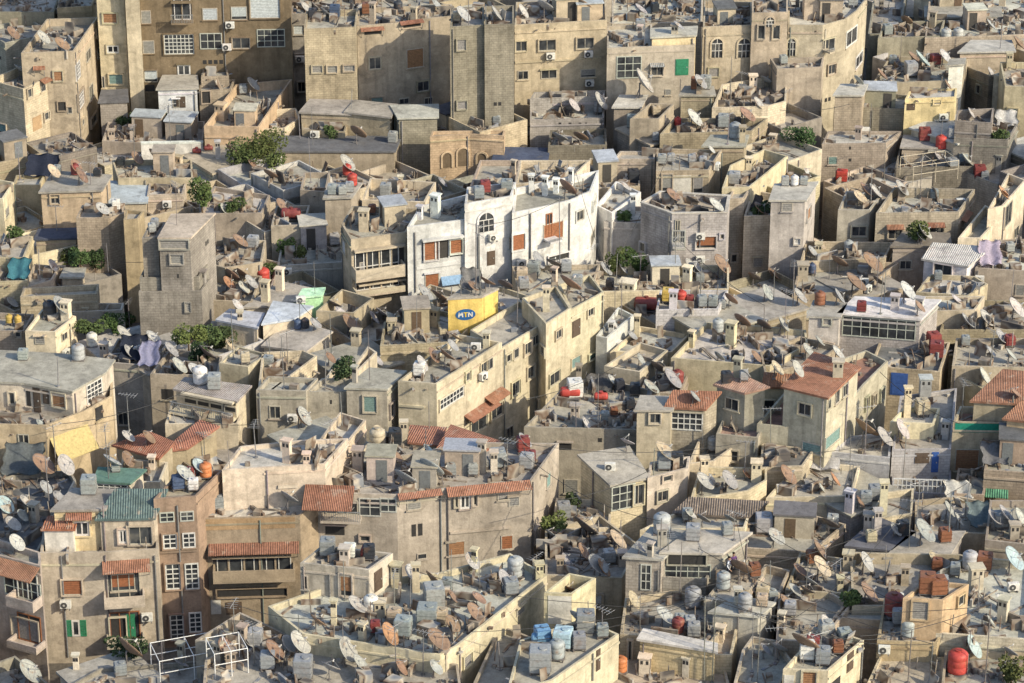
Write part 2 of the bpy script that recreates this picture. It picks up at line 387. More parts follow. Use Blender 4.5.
        a0 = [bm.verts.new(fr.pt(u, z, .1)) for u, z in O_]; a1 = [bm.verts.new(fr.pt(u, z, .1)) for u, z in I_]; a2 = [bm.verts.new(fr.pt(u, z, -.01)) for u, z in O_]; a3 = [bm.verts.new(fr.pt(u, z, -.01)) for u, z in I_]
        for i in range(len(O_) - 1):
            bm.faces.new((a0[i], a0[i + 1], a1[i + 1], a1[i])); bm.faces.new((a0[i], a2[i], a2[i + 1], a0[i + 1])); bm.faces.new((a1[i], a1[i + 1], a3[i + 1], a3[i]))
        bmesh.ops.recalc_face_normals(bm, faces=bm.faces[:])
        obj('arch', bm, 'plaster', jit(tuple(min(.85, x * 1.1) for x in fr.v['col'])), par)
        if st == 'a':
            bm = bmesh.new(); grid_boxes(fr, bm, u0, u1, z0, zs, 3, 2, .05, .026, .06); fr.box(bm, u0, u1, zs, zs + .06, .026, .06); fr.box(bm, um - .03, um + .03, zs + .06, z1 - .04, .026, .06); obj('glazing_bar', bm, 'plain', WHITE, p_)
    elif st == 'v':
        bm = bmesh.new(); k = max(1, round((u1 - u0) / .5))
        for i in range(k):
            a = u0 + (u1 - u0) * (i + .15) / k; b_ = u0 + (u1 - u0) * (i + .85) / k; fr.box(bm, a, b_, z0, z1, -.01, .012)
        obj('vent', bm, 'plain', DARK, par)
    elif st in 'ArTyYSnc':     # sloping canopy
        c = {'A': (.34, .17, .11), 'r': (.33, .15, .10), 'T': (.12, .19, .18), 'y': (.42, .345, .16), 'Y': (.3, .3, .3), 'S': (.22, .34, .5), 'n': (.10, .26, .16), 'c': (.30, .26, .2)}[st]
        s_ = scale_at(fr.pt((u0 + u1) / 2, z1, 0) + par.location); tn = 1.2 if st in 'yS' else .42
        p = h / s_ / (.42 + .906 * tn); dz = p * tn; th = .03 if st in 'yS' else .06
        _, zt = fr.uz(px, py - h / 2)
        bm = bmesh.new(); uvl = bm.loops.layers.uv.new('UVMap')
        T_ = [fr.pt(u0, zt, 0), fr.pt(u1, zt, 0)]; O_ = [fr.pt(u0 - .02, zt - dz, p), fr.pt(u1 + .02, zt - dz, p)]; dn = Vector((0, 0, -th))
        hexa(bm, [O_[0] + dn, O_[1] + dn, T_[1] + dn, T_[0] + dn, O_[0], O_[1], T_[1], T_[0]])
        for f in bm.faces:
            for lp in f.loops: lp[uvl].uv = ((Vector((lp.vert.co.x + par.location.x, lp.vert.co.y + par.location.y)) - fr.a).dot(fr.u), lp.vert.co.z)
        a_ = obj('awning', bm, 'cloth' if st in 'yS' else ('tile' if st in 'Ar' else 'sheet'), jit(c, .12), par)
        bm = bmesh.new()
        for u in (u0 + .08, u1 - .08): tube(bm, fr.pt(u, zt - dz - th, p - .05), fr.pt(u, zt - dz - .8, .0), .025, n=6)
        obj('bracket', bm, 'steel', GREYF, a_)
    elif st in 'BRX':      # projecting balcony: rectangle is its front face
        pr = 1.1 if st != 'X' else .8
        ua, _ = fr.uz(px - w / 2, py, pr); ub, _ = fr.uz(px + w / 2, py, pr); _, z1 = fr.uz(px, py - h / 2, pr); _, z0 = fr.uz(px, py + h / 2, pr)
        u0, u1 = max(.02, min(ua, ub)), min(fr.L - .02, max(ua, ub))
        if u1 - u0 < .5: MISS.append((px, py, st, 'small')); return None
        bm = bmesh.new(); fr.box(bm, u0, u1, z0, z0 + .16, -.01, pr)
        b_ = obj('balcony', bm, 'plaster', jit(fr.v['col']), par)
        bm = bmesh.new()
        if st in 'BX':
            fr.box(bm, u0, u1, z0 + .163, z1, pr - .12, pr - .003); fr.box(bm, u0 + .003, u0 + .12, z0 + .163, z1, .0, pr - .123); fr.box(bm, u1 - .12, u1 - .003, z0 + .163, z1, .0, pr - .123)
            obj('parapet', bm, 'plaster', jit(tuple(min(.8, x * 1.08) for x in fr.v['col'])), b_)
        else:
            fr.box(bm, u0, u1, z1 - .06, z1, pr - .08, pr - .02)
            k = int((u1 - u0) / .16) + 1
            for i in range(k + 1):
                uu = u0 + .02 + (u1 - u0 - .04) * i / k; fr.box(bm, uu - .015, uu + .015, z0 + .16, z1 - .06, pr - .06, pr - .03)
            obj('railing', bm, 'steel', (.3, .31, .31), b_)
        H_ = min(fr.v['zt'] - z0 - .5, 2.25)
        if H_ > 1.2:
            bm = bmesh.new(); fr.box(bm, u0 + .25, u1 - .25, z0 + .17, z0 + H_, -.02, .02); q = obj('balcony_door', bm, 'glass', None, par)
            bm = bmesh.new(); U0, U1 = u0 + .25, u1 - .25; grid_boxes(fr, bm, U0, U1, z0 + .17, z0 + H_, max(2, round((U1 - U0) / .8)), 1, .07, .021, .07); frame_boxes(fr, bm, U0, U1, z0 + .17, z0 + H_, .07, .0, .08); obj('frame', bm, 'plain', jit(random.choice((WHITE, CREAMF, BROWN))), q)
    elif st == 'L':      # loggia: flat dark panel painting the shade of a deep opening framed by slab edges
        bm = bmesh.new(); fr.box(bm, u0, u1, z0, z1, -.02, .015); q = obj('loggia_shade', bm, 'plain', (.05, .045, .04), par)
        bm = bmesh.new(); grid_boxes(fr, bm, u0, u1, z0, z1, max(2, round((u1 - u0) / 1.1)), 1, .12, .016, .09); obj('mullion', bm, 'plaster', fr.v['col'], q)
        bm = bmesh.new(); fr.box(bm, u0 - .05, u1 + .05, z1 + .003, z1 + .16, -.01, .5); obj('hood', bm, 'plaster', fr.v['col'], q)
    elif st in 'pP':       # raised string course / vertical pipe
        bm = bmesh.new()
        if st == 'p': fr.box(bm, u0, u1, z0, z1, -.01, .12); obj('string_course', bm, 'plaster', jit(fr.v['col']), par)
        else: tube(bm, fr.pt((u0 + u1) / 2, z0, .08), fr.pt((u0 + u1) / 2, z1, .08), .06, n=8); obj('drainpipe', bm, 'plain', jit((.2, .19, .18)), par)
    elif st in 'qQm':       # wall panel of another render colour
        bm = bmesh.new(); uvl = bm.loops.layers.uv.new('UVMap'); fr.box(bm, u0, u1, z0, z1, -.01, .03)
        obj('wall_panel', bm, 'cloth' if st == 'm' else 'plaster', {'q': (.38, .26, .15), 'Q': (.6, .57, .5), 'm': (.015, .22, .15)}[st], par)
    return fr
MISS = []; TOPS = []

# ------------------------------------------------------------------ loose things on the roofs
ITEMS = []        # (root, family noun, descriptor, building index, screen x, screen y, where) -> labels are written at the end
def on_roof(px, py):
    """What an object whose foot shows at this pixel stands on: (foot z, building, volume, pixel shift downwards)."""
    h = hit(px, py)
    if h is None: return None
    loc, (k, bi, vi, ei) = h
    if k == 'deck': return loc.z, bi, vi, 0
    if k == 'ground': return 0., -1, -1, 0
    for lim in (14, 0, 50):
        if lim == 0:
            v = BLD[bi]['vols'][vi]
            if v['zd'] - loc.z < 2.6: return v['zd'], bi, vi, 0
            continue
        for dy in range(2, lim, 2):
            h2 = hit(px, py + dy)
            if h2 and h2[1][0] == 'deck': return h2[0].z, h2[1][1], h2[1][2], dy + 1
    return None
def in_poly(x, y, P):
    r_ = False
    for i in range(len(P)):
        a, b_ = P[i - 1], P[i]
        if (a.y > y) != (b_.y > y) and x < (b_.x - a.x) * (y - a.y) / (b_.y - a.y) + a.x: r_ = not r_
    return r_
def settle(p, bi, vi, marg=.3):
    """keeps a foot point on its own roof."""
    if bi < 0: return p
    v = BLD[bi]['vols'][vi]; P = v['P']; Q = offset_poly(P, marg + (.16 if v['ph'] else 0)); c = sum((q for q in P), Vector((0, 0))) / len(P); x = Vector((p.x, p.y))
    if abs(area2(Q)) < 1e-3 or area2(Q) < 0: Q = P
    for _ in range(60):
        if in_poly(x.x, x.y, Q): break
        d = c - x
        if d.length < .1: break
        x = x + d.normalized() * .12
    return Vector((x.x, x.y, p.z))
def copy_tree(o, name=None):
    c = o.copy(); COL.objects.link(c)
    for ch in o.children:
        d = ch.copy(); COL.objects.link(d); d.parent = c
        for g in ch.children: e = g.copy(); COL.objects.link(e); e.parent = d
    return c

def dish_meshes(el, offset):
    """unit dish (radius 1) on a mast; reflector faces +Y raised by el."""
    hz = 1.25
    rot = Matrix.Translation((0, 0, hz)) @ Matrix.Rotation(el - math.pi / 2, 4, 'X').inverted().to_4x4() if False else Matrix.Translation((0, 0, hz)) @ Matrix.Rotation(-(math.pi / 2 - el), 4, 'X')
    out = {}
    f = .85 if not offset else 1.0
    bm = bmesh.new(); N = 28
    def ringset(off):
        rings = []
        for k in range(0, 7):
            r = k / 6
            if k == 0: rings.append([bm.verts.new((0, 0, off))])
            else: rings.append([bm.verts.new((r * math.cos(2 * math.pi * i / N) * (.9 if offset else 1), r * math.sin(2 * math.pi * i / N), r * r / (4 * f) + off)) for i in range(N)])
        return rings
    A = ringset(.0); B = ringset(-.035)
    for G, flip in ((A, 0), (B, 1)):
        for k in range(6):
            for i in range(N):
                j = (i + 1) % N
                vs = (G[0][0], G[1][i], G[1][j]) if k == 0 else (G[k][i], G[k + 1][i], G[k + 1][j], G[k][j])
                bm.faces.new(vs[::-1] if flip else vs)
    for i in range(N): bm.faces.new((A[6][i], B[6][i], B[6][(i + 1) % N], A[6][(i + 1) % N]))
    for f_ in bm.faces: f_.smooth = True
    # back ribs
    if not offset:
        for k in range(6):
            a = k * math.pi / 3; d = Vector((math.cos(a), math.sin(a), 0))
            tube(bm, d * .12 + Vector((0, 0, -.06)), d * .95 + Vector((0, 0, .25 - .04)), .025, n=5)
    # axis +Z -> direction (0, cos el, sin el)
    bm.transform(rot); out['reflector'] = mesh_from('reflector', bm, 'paint')
    bm = bmesh.new()
    fz = f if not offset else .85; fp = Vector((0, 0, fz * .95)) if not offset else Vector((0, -.35, .95))
    if offset:
        tube(bm, (0, -.97, .2), fp, .03, n=6); tube(bm, (.5, -.7, .2), fp, .015, n=5); tube(bm, (-.5, -.7, .2), fp, .015, n=5)
    else:
        for k in range(3):
            a = k * 2 * math.pi / 3 + .5; tube(bm, (.97 * math.cos(a), .97 * math.sin(a), .28), fp, .018, n=5)
    bm.transform(rot); out['feed_arm'] = mesh_from('feed_arm', bm, 'steel')
    bm = bmesh.new(); tube(bm, fp + Vector((0, 0, -.1)), fp + Vector((0, 0, .12)), .075, .06, n=10); tube(bm, fp + Vector((0, 0, -.13)), fp + Vector((0, 0, -.1)), .1, .1, n=10)
    bm.transform(rot); out['receiver'] = mesh_from('receiver', bm, 'plain')
    bm = bmesh.new(); hub = rot @ Vector((0, 0, -.08)); tube(bm, (0, hub.y * .8 - .1, 0), (0, hub.y * .8 - .1, hz - .05), .055, n=8); tube(bm, (0, hub.y * .8 - .1, hz - .1), hub, .07, n=6)
    tube(bm, (0, hub.y * .8 - .1, .0), (0, hub.y * .8 - .1, .05), .2, n=8)
    tube(bm, (.35, -.4, 0), (0, hub.y * .8 - .1, hz * .7), .022, n=5); tube(bm, (-.35, -.4, 0), (0, hub.y * .8 - .1, hz * .7), .022, n=5)
    out['mast'] = mesh_from('mast', bm, 'steel'); return out
DISH = {}
for e in (36, 44, 52):
    for o_ in (0, 1): DISH[(e, o_)] = dish_meshes(R(e), o_)
DCOL = {'w': ((.41, .40, .37), 'white'), 'g': ((.33, .33, .325), 'grey'), 'r': ((.25, .165, .115), 'rusty brown'), 't': ((.34, .42, .42), 'pale green'), 'c': ((.46, .385, .27), 'tan'), 'o': ((.40, .22, .12), 'orange rusted'), 'k': ((.13, .11, .10), 'dark')}
def dish(px, py, L, k, az=None):
    """centre pixel, long-axis length in pixels, colour."""
    f = on_roof(px, py + L * .62)
    if f is None: return
    z, bi, vi, dy = f; py = py + dy; wh = 'on'
    s_ = scale_at(at(px, py, z)); Rr = max(.35, min(1.7, L / 2 / s_ * (1.08 + .22 * py / 683))); hc = 1.25 * Rr
    c = settle(at(px, py, z + hc), bi, vi, .25)
    for _ in range(14):      # keep the reflector clear of walls
        loc, nr, ix, dd = BVH.find_nearest(c, .8 * Rr)
        if loc is None: break
        d = Vector((c.x - loc.x, c.y - loc.y, 0))
        if _ < 2 and (CAM - c).dot(nr) < 0 and bi >= 0 and not in_poly(c.x, c.y, BLD[bi]['vols'][vi]['P']): d = -d
        if d.length < 1e-3: d = Vector((0, -1, 0))
        c = c + d.normalized() * .12
    if az is None:
        az = {'w': ru(88, 108), 't': ru(88, 108), 'c': ru(88, 108), 'g': random.choice((ru(88, 108), ru(88, 108), ru(35, 60))), 'o': ru(88, 108), 'r': random.choice((ru(88, 108), ru(88, 108), ru(34, 60))), 'k': ru(30, 60)}[k]
    el = random.choice((36, 44, 44, 52)); me = DISH[(el, 1 if Rr < .62 else 0)]
    root = empty('satellite_dish', (c.x, c.y, z), R(-az), Rr)
    cc = jit(DCOL[k][0], .12)
    link('reflector', me['reflector'], cc, root); link('feed_arm', me['feed_arm'], jit((.3, .29, .28)), root); link('receiver', me['receiver'], jit((.5, .48, .44)), root); link('mast', me['mast'], jit((.22, .2, .19)), root)
    ITEMS.append((root, 'satellite dish', DCOL[k][1], bi, px, py, L, wh))
    return root

TCOL = {'g': ((.40, .41, .40), 'grey steel'), 'b': ((.07, .10, .17), 'dark blue'), 'B': ((.17, .33, .50), 'bright blue'), 'l': ((.42, .55, .62), 'light blue'), 'd': ((.23, .055, .05), 'dark red'), 'r': ((.46, .065, .05), 'bright red'), 'n': ((.25, .11, .06), 'brown'), 'w': ((.70, .68, .63), 'white'), 'k': ((.05, .055, .065), 'black'), 'y': ((.55, .38, .10), 'ochre'), 'o': ((.50, .18, .07), 'orange brown'), 't': ((.33, .35, .345), 'blue grey'), 'c': ((.5, .42, .3), 'beige')}
def tank(px, pb, w, k, form='b', h=None):
    """px centre, pb foot pixel, width in pixels; form b=box, c=upright cylinder, h=lying cylinder."""
    f = on_roof(px, pb)
    if f is None: return
    z, bi, vi, dy = f; pb += dy; wh = 'on'
    p = at(px, pb, z); s_ = scale_at(p); a = w / s_; 
    col = TCOL[k]; ang = ru(-.25, .25)
    if form == 'b': a = min(a, 2.6) * .82; hh = h / s_ / .906 if h else a * ru(.95, 1.15)
    elif form == 'c': a = min(a, 2.); hh = h / s_ / .906 if h else a * 1.15
    else: a = min(a, 2.4); hh = a * .55
    p = settle(Vector((p.x, p.y + (a * .4 if form != 'h' else .3), z)), bi, vi, a * .42); root = empty('water_tank', p, ang)
    leg = .18; bm = bmesh.new(); y2 = a / 2 if form != 'h' else a * .26
    for sx in (-1, 1):
        for sy in (-1, 1): box(bm, sx * a * .42 - .04, sx * a * .42 + .04, sy * y2 * .8 - .04, sy * y2 * .8 + .04, 0, leg)
    box(bm, -a / 2, a / 2, -y2 * .95, y2 * .95, leg, leg + .05); obj('stand', bm, 'steel', (.2, .18, .17), root)
    z0 = leg + .053; bm = bmesh.new(); c = jit(col[0], .1)
    if form == 'b':
        box(bm, -a / 2, a / 2, -a / 2, a / 2, z0, z0 + hh); bmesh.ops.bevel(bm, geom=bm.edges[:], offset=.05, segments=2, affect='EDGES')
        obj('tank_body', bm, 'steel' if k in 'gtk' else 'paint', c, root)
        bm = bmesh.new()
        for q in (.33, .67):
            zz = z0 + hh * q; box(bm, -a / 2 - .015, a / 2 + .015, -a / 2 - .015, a / 2 + .015, zz - .025, zz + .025)
        obj('band', bm, 'steel', tuple(x * .75 for x in c), root)
        bm = bmesh.new(); tube(bm, (a * .15, 0, z0 + hh), (a * .15, 0, z0 + hh + .07), .25 * min(1, a), n=14)
    elif form == 'c':
        r_ = a / 2; lathe(bm, [(r_ * .97, z0), (r_, z0 + .06), (r_, z0 + hh * .3), (r_ * .96, z0 + hh * .33), (r_, z0 + hh * .36), (r_, z0 + hh * .62), (r_ * .96, z0 + hh * .65), (r_, z0 + hh * .68), (r_, z0 + hh * .86), (r_ * .75, z0 + hh * .97), (r_ * .35, z0 + hh)])
        for f_ in bm.faces: f_.smooth = len(f_.verts) == 4
        obj('tank_body', bm, 'paint', c, root); bm = bmesh.new(); tube(bm, (0, 0, z0 + hh), (0, 0, z0 + hh + .1), r_ * .34, n=14)
    else:
        r_ = a * .27; lathe(bm, [(r_ * .5, -a / 2), (r_ * .92, -a / 2 + .06), (r_, -a / 2 + .16), (r_, -.1), (r_ * .96, 0), (r_, .1), (r_, a / 2 - .16), (r_ * .92, a / 2 - .06), (r_ * .5, a / 2)])
        bm.transform(Matrix.Translation((0, 0, z0 + r_)) @ Matrix.Rotation(math.pi / 2, 4, 'Y'))
        for f_ in bm.faces: f_.smooth = len(f_.verts) == 4
        obj('tank_body', bm, 'paint', c, root); bm = bmesh.new(); tube(bm, (0, 0, z0 + 2 * r_ - .02), (0, 0, z0 + 2 * r_ + .1), .16, n=12)
    obj('lid', bm, 'paint', tuple(x * .8 for x in c), root)
    bm = bmesh.new(); tube(bm, (a * .52, 0, .03), (a * .52, 0, z0 + hh * .8), .03, n=6); tube(bm, (a * .52, 0, z0 + hh * .8), (a * .3, 0, z0 + hh * .8), .03, n=6); obj('pipe', bm, 'steel', (.3, .29, .28), root)
    nm = {'b': 'box water tank', 'c': 'round water tank', 'h': 'lying water drum'}[form]
    ITEMS.append((root, nm, col[1], bi, px, pb, w, wh))
def chimney(px, pt, pb, w, col=None):
    """top and foot pixels of a masonry stack."""
    f = on_roof(px, pb)
    if f is None: return
    z, bi, vi, dy = f; pt += dy; pb += dy; wh = 'on'; p = at(px, pb, z); s_ = scale_at(p); a = max(.35, w / s_ * .85); hh = max(.5, (pb - pt) / s_ / .906 - .2)
    info = BLD[bi] if bi >= 0 else None; c = jit(col or (tuple(min(.7, x * 1.1) for x in info['col']) if info else (.5, .42, .3)), .1)
    p = settle(Vector((p.x, p.y + a * .4, z)), bi, vi, a * .3); root = empty('chimney_stack', p, ru(-.5, .15))
    bm = bmesh.new(); uvl = bm.loops.layers.uv.new('UVMap'); b_ = a * ru(.7, 1) / 2; box(bm, -a / 2, a / 2, -b_, b_, 0, hh); obj('shaft', bm, 'plaster', c, root)
    bm = bmesh.new(); k = max(2, int(a / .35))
    for i in range(k):
        x = -a / 2 + a * (i + .5) / k; box(bm, x - .08, x + .08, -b_ - .012, b_ + .012, hh - .42, hh - .16)
    obj('vent', bm, 'plain', DARK, root)
    bm = bmesh.new(); box(bm, -a / 2 - .09, a / 2 + .09, -b_ - .09, b_ + .09, hh + .003, hh + .1); obj('cap', bm, 'plaster', jit(c, .1), root)
    ITEMS.append((root, 'masonry chimney', 'short' if hh < 1.3 else 'tall', bi, px, pb, w, wh))
def ac(px, py, w=8):
    h = hit(px, py)
    if h is None: return
    loc, (k, bi, vi, ei) = h
    if k == 'wall':
        fr = Fr(bi, vi, ei); ang = math.atan2(fr.u.y, fr.u.x); base = Vector((loc.x, loc.y, loc.z)) + Vector((fr.n.x, fr.n.y, 0)) * .08; wh = 'wall'
    elif k == 'deck': ang = ru(-.3, .2); base = loc; wh = 'on'
    else: return
    s_ = scale_at(base); a = max(.75, min(1.15, w / s_)); hh = a * .72; z0 = -hh * .5 if k == 'wall' else .12
    root = empty('air_conditioner', base, ang)
    bm = bmesh.new(); box(bm, -a / 2, a / 2, -.38, -.02, z0, z0 + hh); bmesh.ops.bevel(bm, geom=bm.edges[:], offset=.02, segments=1, affect='EDGES'); obj('casing', bm, 'plain', jit((.66, .64, .58)), root)
    bm = bmesh.new(); r_ = hh * .4; tube(bm, (-a * .12, -.381, z0 + hh / 2), (-a * .12, -.41, z0 + hh / 2), r_, n=20); obj('fan_grille', bm, 'plain', (.06, .06, .06), root)
    bm = bmesh.new(); tube(bm, (-a * .12, -.411, z0 + hh / 2), (-a * .12, -.425, z0 + hh / 2), r_ * .35, n=12); obj('hub', bm, 'plain', (.4, .39, .36), root)
    bm = bmesh.new()
    for x in (-a * .35, a * .35): box(bm, x - .03, x + .03, -.42, .1 if k == 'wall' else -.0, z0 - .12, z0 - .003)
    obj('bracket', bm, 'steel', (.2, .2, .2), root)
    ITEMS.append((root, 'air conditioner', 'white', bi, px, py, w, wh))
def pole(px, pt, pb, style=0):
    f = on_roof(px, pb)
    if f is None: return
    z, bi, vi, dy = f; pt += dy; pb += dy; wh = 'on'; p = settle(at(px, pb, z), bi, vi, .15); s_ = scale_at(p); hh = max(1.2, (pb - pt) / s_ / .906); r_ = ru(.025, .045)
    root = empty('antenna_pole', (p.x, p.y, z), ru(0, 3)); TOPS.append((Vector((p.x, p.y, z + hh - .15)), bi))
    bm = bmesh.new(); tube(bm, (0, 0, 0), (ru(-.1, .1), ru(-.1, .1), hh), r_, r_ * .8, n=6); tube(bm, (0, 0, 0), (0, 0, .08), .14, n=8); obj('mast', bm, 'steel', jit((.25, .24, .23), .2), root)
    if style:
        bm = bmesh.new(); tube(bm, (-.7, 0, hh - .1), (.7, 0, hh - .1), .018, n=5)
        for i in range(6): x = -.65 + i * .25; L = .42 - i * .045; tube(bm, (x, -L, hh - .1), (x, L, hh - .1), .012, n=4)
        obj('aerial', bm, 'steel', (.35, .35, .35), root)
    ITEMS.append((root, 'antenna pole' if style else 'bare metal pole', 'thin', bi, px, pb, 2, wh))
def bush(px, pb, w, h, col=(.07, .11, .03), kind='bush', n=None, lab='leafy'):
    f = on_roof(px, pb)
    if f is None: return
    z, bi, vi, dy = f; pb += dy; wh = 'on'; p = settle(at(px, pb, z), bi, vi, .2); s_ = scale_at(p); rx = w / s_ / 2; hh = h / s_ / .93
    root = empty(kind, (p.x, p.y + rx * .5, z))
    bm = bmesh.new(); cl = [(Vector((ru(-.6, .6) * rx, ru(-.5, .5) * rx, hh * ru(.3, .8))), ru(.3, .5)) for _ in range(7)]
    th = hh * .5; tube(bm, (0, 0, 0), (ru(-.1, .1), 0, th), .09, .05, n=6)
    for c_, q in cl: tube(bm, (0, 0, th * .8), c_, .04, .015, n=5)
    obj('trunk', bm, 'bark', None, root)
    bm = bmesh.new(); n = n or int(min(2600, 260 + 330 * rx * hh))
    for i in range(n):
        c_, q = random.choice(cl); d = Vector((random.gauss(0, 1), random.gauss(0, 1), random.gauss(0, 1))).normalized() * (ru(.5, 1.) ** .5)
        q_ = c_ + Vector((d.x * rx * q * 1.2, d.y * rx * q * 1.1, d.z * hh * q * .7)); q_.z = max(.05, q_.z)
        a = Vector((random.gauss(0, 1), random.gauss(0, 1), random.gauss(0, .7))).normalized(); b_ = a.orthogonal().normalized(); l = ru(.06, .15)
        bm.faces.new([bm.verts.new(q_ + v) for v in (a * l, b_ * l * .6, -a * l, -b_ * l * .6)])
    obj('crown', bm, 'leaf', jit(col, .25), root)
    ITEMS.append((root, {'bush': 'green bush', 'tree': 'green tree', 'potted_plant': 'potted green plant'}[kind], lab, bi, px, pb, w, wh))
# ------------------------------------------------------------------ the houses: roof outlines measured on the photograph, each at its own height
T = (.46, .36, .23); C = (.63, .51, .32); G = (.37, .32, .25); S = (.31, .265, .19); N = (.255, .178, .10); Wt = (.70, .67, .60); O = (.52, .35, .185); Ye = (.62, .46, .19); LG = (.46, .43, .38)
rG = (.37, .335, .265); rD = (.15, .148, .15); rL = (.49, .458, .38); rT = (.43, .35, .24); rB = (.40, .42, .44)
def B_(*a, **k): return H(*a, **k)
# --- far band
B_('far long roof terrace behind concrete blocks', 'house', G, rG, [(12, '286,14 452,10 455,-22 286,-22', .6)])
B_('far pale roof terrace at top middle', 'house', C, rL, [(11, '612,24 702,22 704,-20 612,-20', .6)])
B_('far shaded terrace right of curved building', 'house', G, rG, [(7, '868,34 900,34 908,-14 876,-20', .6), (8.5, '926,18 1000,18 1000,8 926,8', 0)])
B_('far roof house with small pillars', 'house', T, rL, [(9, '925,38 1040,34 1050,-10 930,-10', .7)])
B_('grey wall house with steel drums', 'house', S, rG, [(9, '878,38 940,36 945,20 884,22', .6)])
B_('tan house with white flat canopy', 'house', T, rL, [(8.6, '960,53 1014,52 1010,42 972,42', 0)])
B_('low house with white box room', 'house', T, rG, [(8, '872,84 962,80 968,58 890,56', .5), (9.6, '949,66 963,65 964,60 951,61', 0, {'col': Wt})])
B_('yellow plastered house near right edge', 'house', (.58, .47, .27), rG, [(9, '1005,86 1040,88 1040,62 1000,62', .6)])
B_('tan walled house at far top left', 'house', S, rG, [(13, '-14,12 54,12 62,-10 -10,-10', .6), (13.6, '57,8 92,6 97,-8 60,-8', .4, {'col': T})])
B_('corner block with white side balconies', 'apartment_block', (.47, .36, .25), rG, [(13.5, '21,53 74,51 98,17', .7)], extra='tan plastered', cat='apartment block')
B_('cream bay block with three shutters', 'apartment_block', C, rG, [(20, '94,-42 122,-42 122,-60 96,-60', .6), (20.5, '122.5,-44 137,-44 137,-62 123,-62', .6, {'col': (.55, .47, .34)})], cat='apartment block')
B_('brown apartment block with white gridded window', 'apartment_block', N, rG, [(20, '137.5,-42 289,-44 289,-70 139,-70', .6)], cat='apartment block')
B_('block house with red flank awnings', 'house', C, rG, [(11, '-12,80 23,89 53,75 20,66', .9, {'mat': 'block'})], extra='in pale stone')
B_('lean-to of rough blocks under slab', 'shed', S, rD, [(7.5, '100,103 127,102 126,91 103,92', 0)], 'block', cat='shed')
B_('white hut with thin grey slab', 'hut', Wt, rG, [(8.5, '158,90 197,89 196,77 164,77', 0)], cat='hut')
B_('tan roof room with framed doorway', 'house', T, rG, [(9, '201,77 229,76 226,65 204,65', .3), (8.2, '199,91 231,89 235,79 200,81', .3)])
B_('long flat house with white parapet', 'house', T, rG, [(5.6, '102,141 141,143 203,142 205,121 108,122', .7, {}), (6.2, '141,144.5 203,143.5 203,142 141,143', 0, {'col': Wt, 'rcol': (.7, .68, .62), 'over': .02})])
B_('tan house with square roof chimney', 'house', O, rG, [(8, '204,126 259,127 292,79 236,84', .9)])
B_('plain concrete block with three vents', 'apartment_block', T, rG, [(15, '304,29 356,27 358,9 306,11', .6)], 'block', cat='apartment block')
B_('tall tan block with two red hoods', 'apartment_block', (.45, .35, .22), rG, [(14.6, '357,26 395,23 432,18 452,16 452,4 358,8', .5)], cat='apartment block')
B_('tall bare grey block wall house', 'apartment_block', S, rG, [(16.8, '450,27 484,25 484,6 452,8', .5), (17, '484.5,25 514,24 514,5 485,6', .5)], 'block', cat='apartment block')
B_('long tan block with air conditioners', 'apartment_block', (.50, .38, .225), rG, [(14.5, '514.5,25 607,20 606,-1 516,2', .6)], cat='apartment block')
B_('beige block with green roof door', 'apartment_block', (.46, .37, .24), rL, [(13, '607,48 695,45 695,36 652,37 652,24 607,26', .35), (13.7, '652,38 695,36 696,28 652,30', 0, {'col': C})], cat='apartment block')
B_('curved tan block with arched windows', 'apartment_block', (.44, .345, .225), rL, [(14, '703,27 752,25 752,2 704,0', .7), (15.4, '752,13 788,12 788,-8 752,-8', .6), (14, '788,25 823,25 846,19 858,10 866,0 868,-14 788,-14', .6)], cat='apartment block')
B_('small grey stone room with flat top', 'house', S, rL, [(8.5, '399,119 437,118 437,106 392,107', 0)], 'block')
B_('low grey house under tall block', 'house', T, rG, [(8.2, '301,113 350,115 354,102 311,101', 0), (7.2, '302,130 345,132 350,115 301,113', .4)])
B_('low patched house beside block room', 'house', T, rG, [(8.37, '346,113 390,118 396,106 356,102', 0)])
B_('long low shed with dark slab', 'shed', T, rD, [(6.4, '270,152 394,152 400,138 266,138', 0)], cat='shed')
B_('cream walled yard house with doorway', 'house', C, rT, [(7.2, '250,130 285,128 300,118 296,108 262,110', .8)])
B_('ruined orange stone wall with arches', 'ruin', (.56, .38, .19), rT, [(8, '430,137 470,134 504,136 505,130 432,131', .3)], 'block', cat='ruin')
B_('dark blue roofed shed beside ruin', 'shed', T, (.08, .10, .15), [(6, '492,165 546,164 548,150 498,149', 0)], cat='shed')
# --- middle top
B_('narrow grey house with round holes', 'house', G, rL, [(8.6, '530,99 553,98 604,96 606,90 534,92', .5), (7.5, '530,120 604,118 604,98 530,99', .4)])
B_('stone house with open brown dish', 'house', S, rG, [(6.8, '548,146 607,145 606,128 550,130', .6)], 'block')
B_('small hut with pale tin top', 'hut', T, rL, [(8.8, '614,108 640,108 646,97 621,97', 0)], cat='hut')
B_('tan box room with open parapet', 'house', T, rT, [(9.5, '630,119 659,119 674,104 650,103', 1.0)])
B_('roof canopy house on thin posts', 'house', T, rG, [(10, '681,96 714,96 712,88 686,88', 0)])
B_('cream roof house with curved parapet', 'house', C, rT, [(9.5, '712,108 768,106 786,101 787,86 774,76 722,84', .9)])
B_('square tan house on dark street', 'house', T, rG, [(11.3, '777,69 822,67 824,57 770,58', .5)])
B_('roofs with short flight and slab', 'house', T, rG, [(8.8, '660,134 752,131 768,118 674,118', .7), (9.6, '704,147 744,147 747,137 712,137', 0)], extra='shaded')
B_('tan brick box beside tank roof', 'house', T, rG, [(10, '613,159 655,159 655,151 620,151', .3)], 'block')
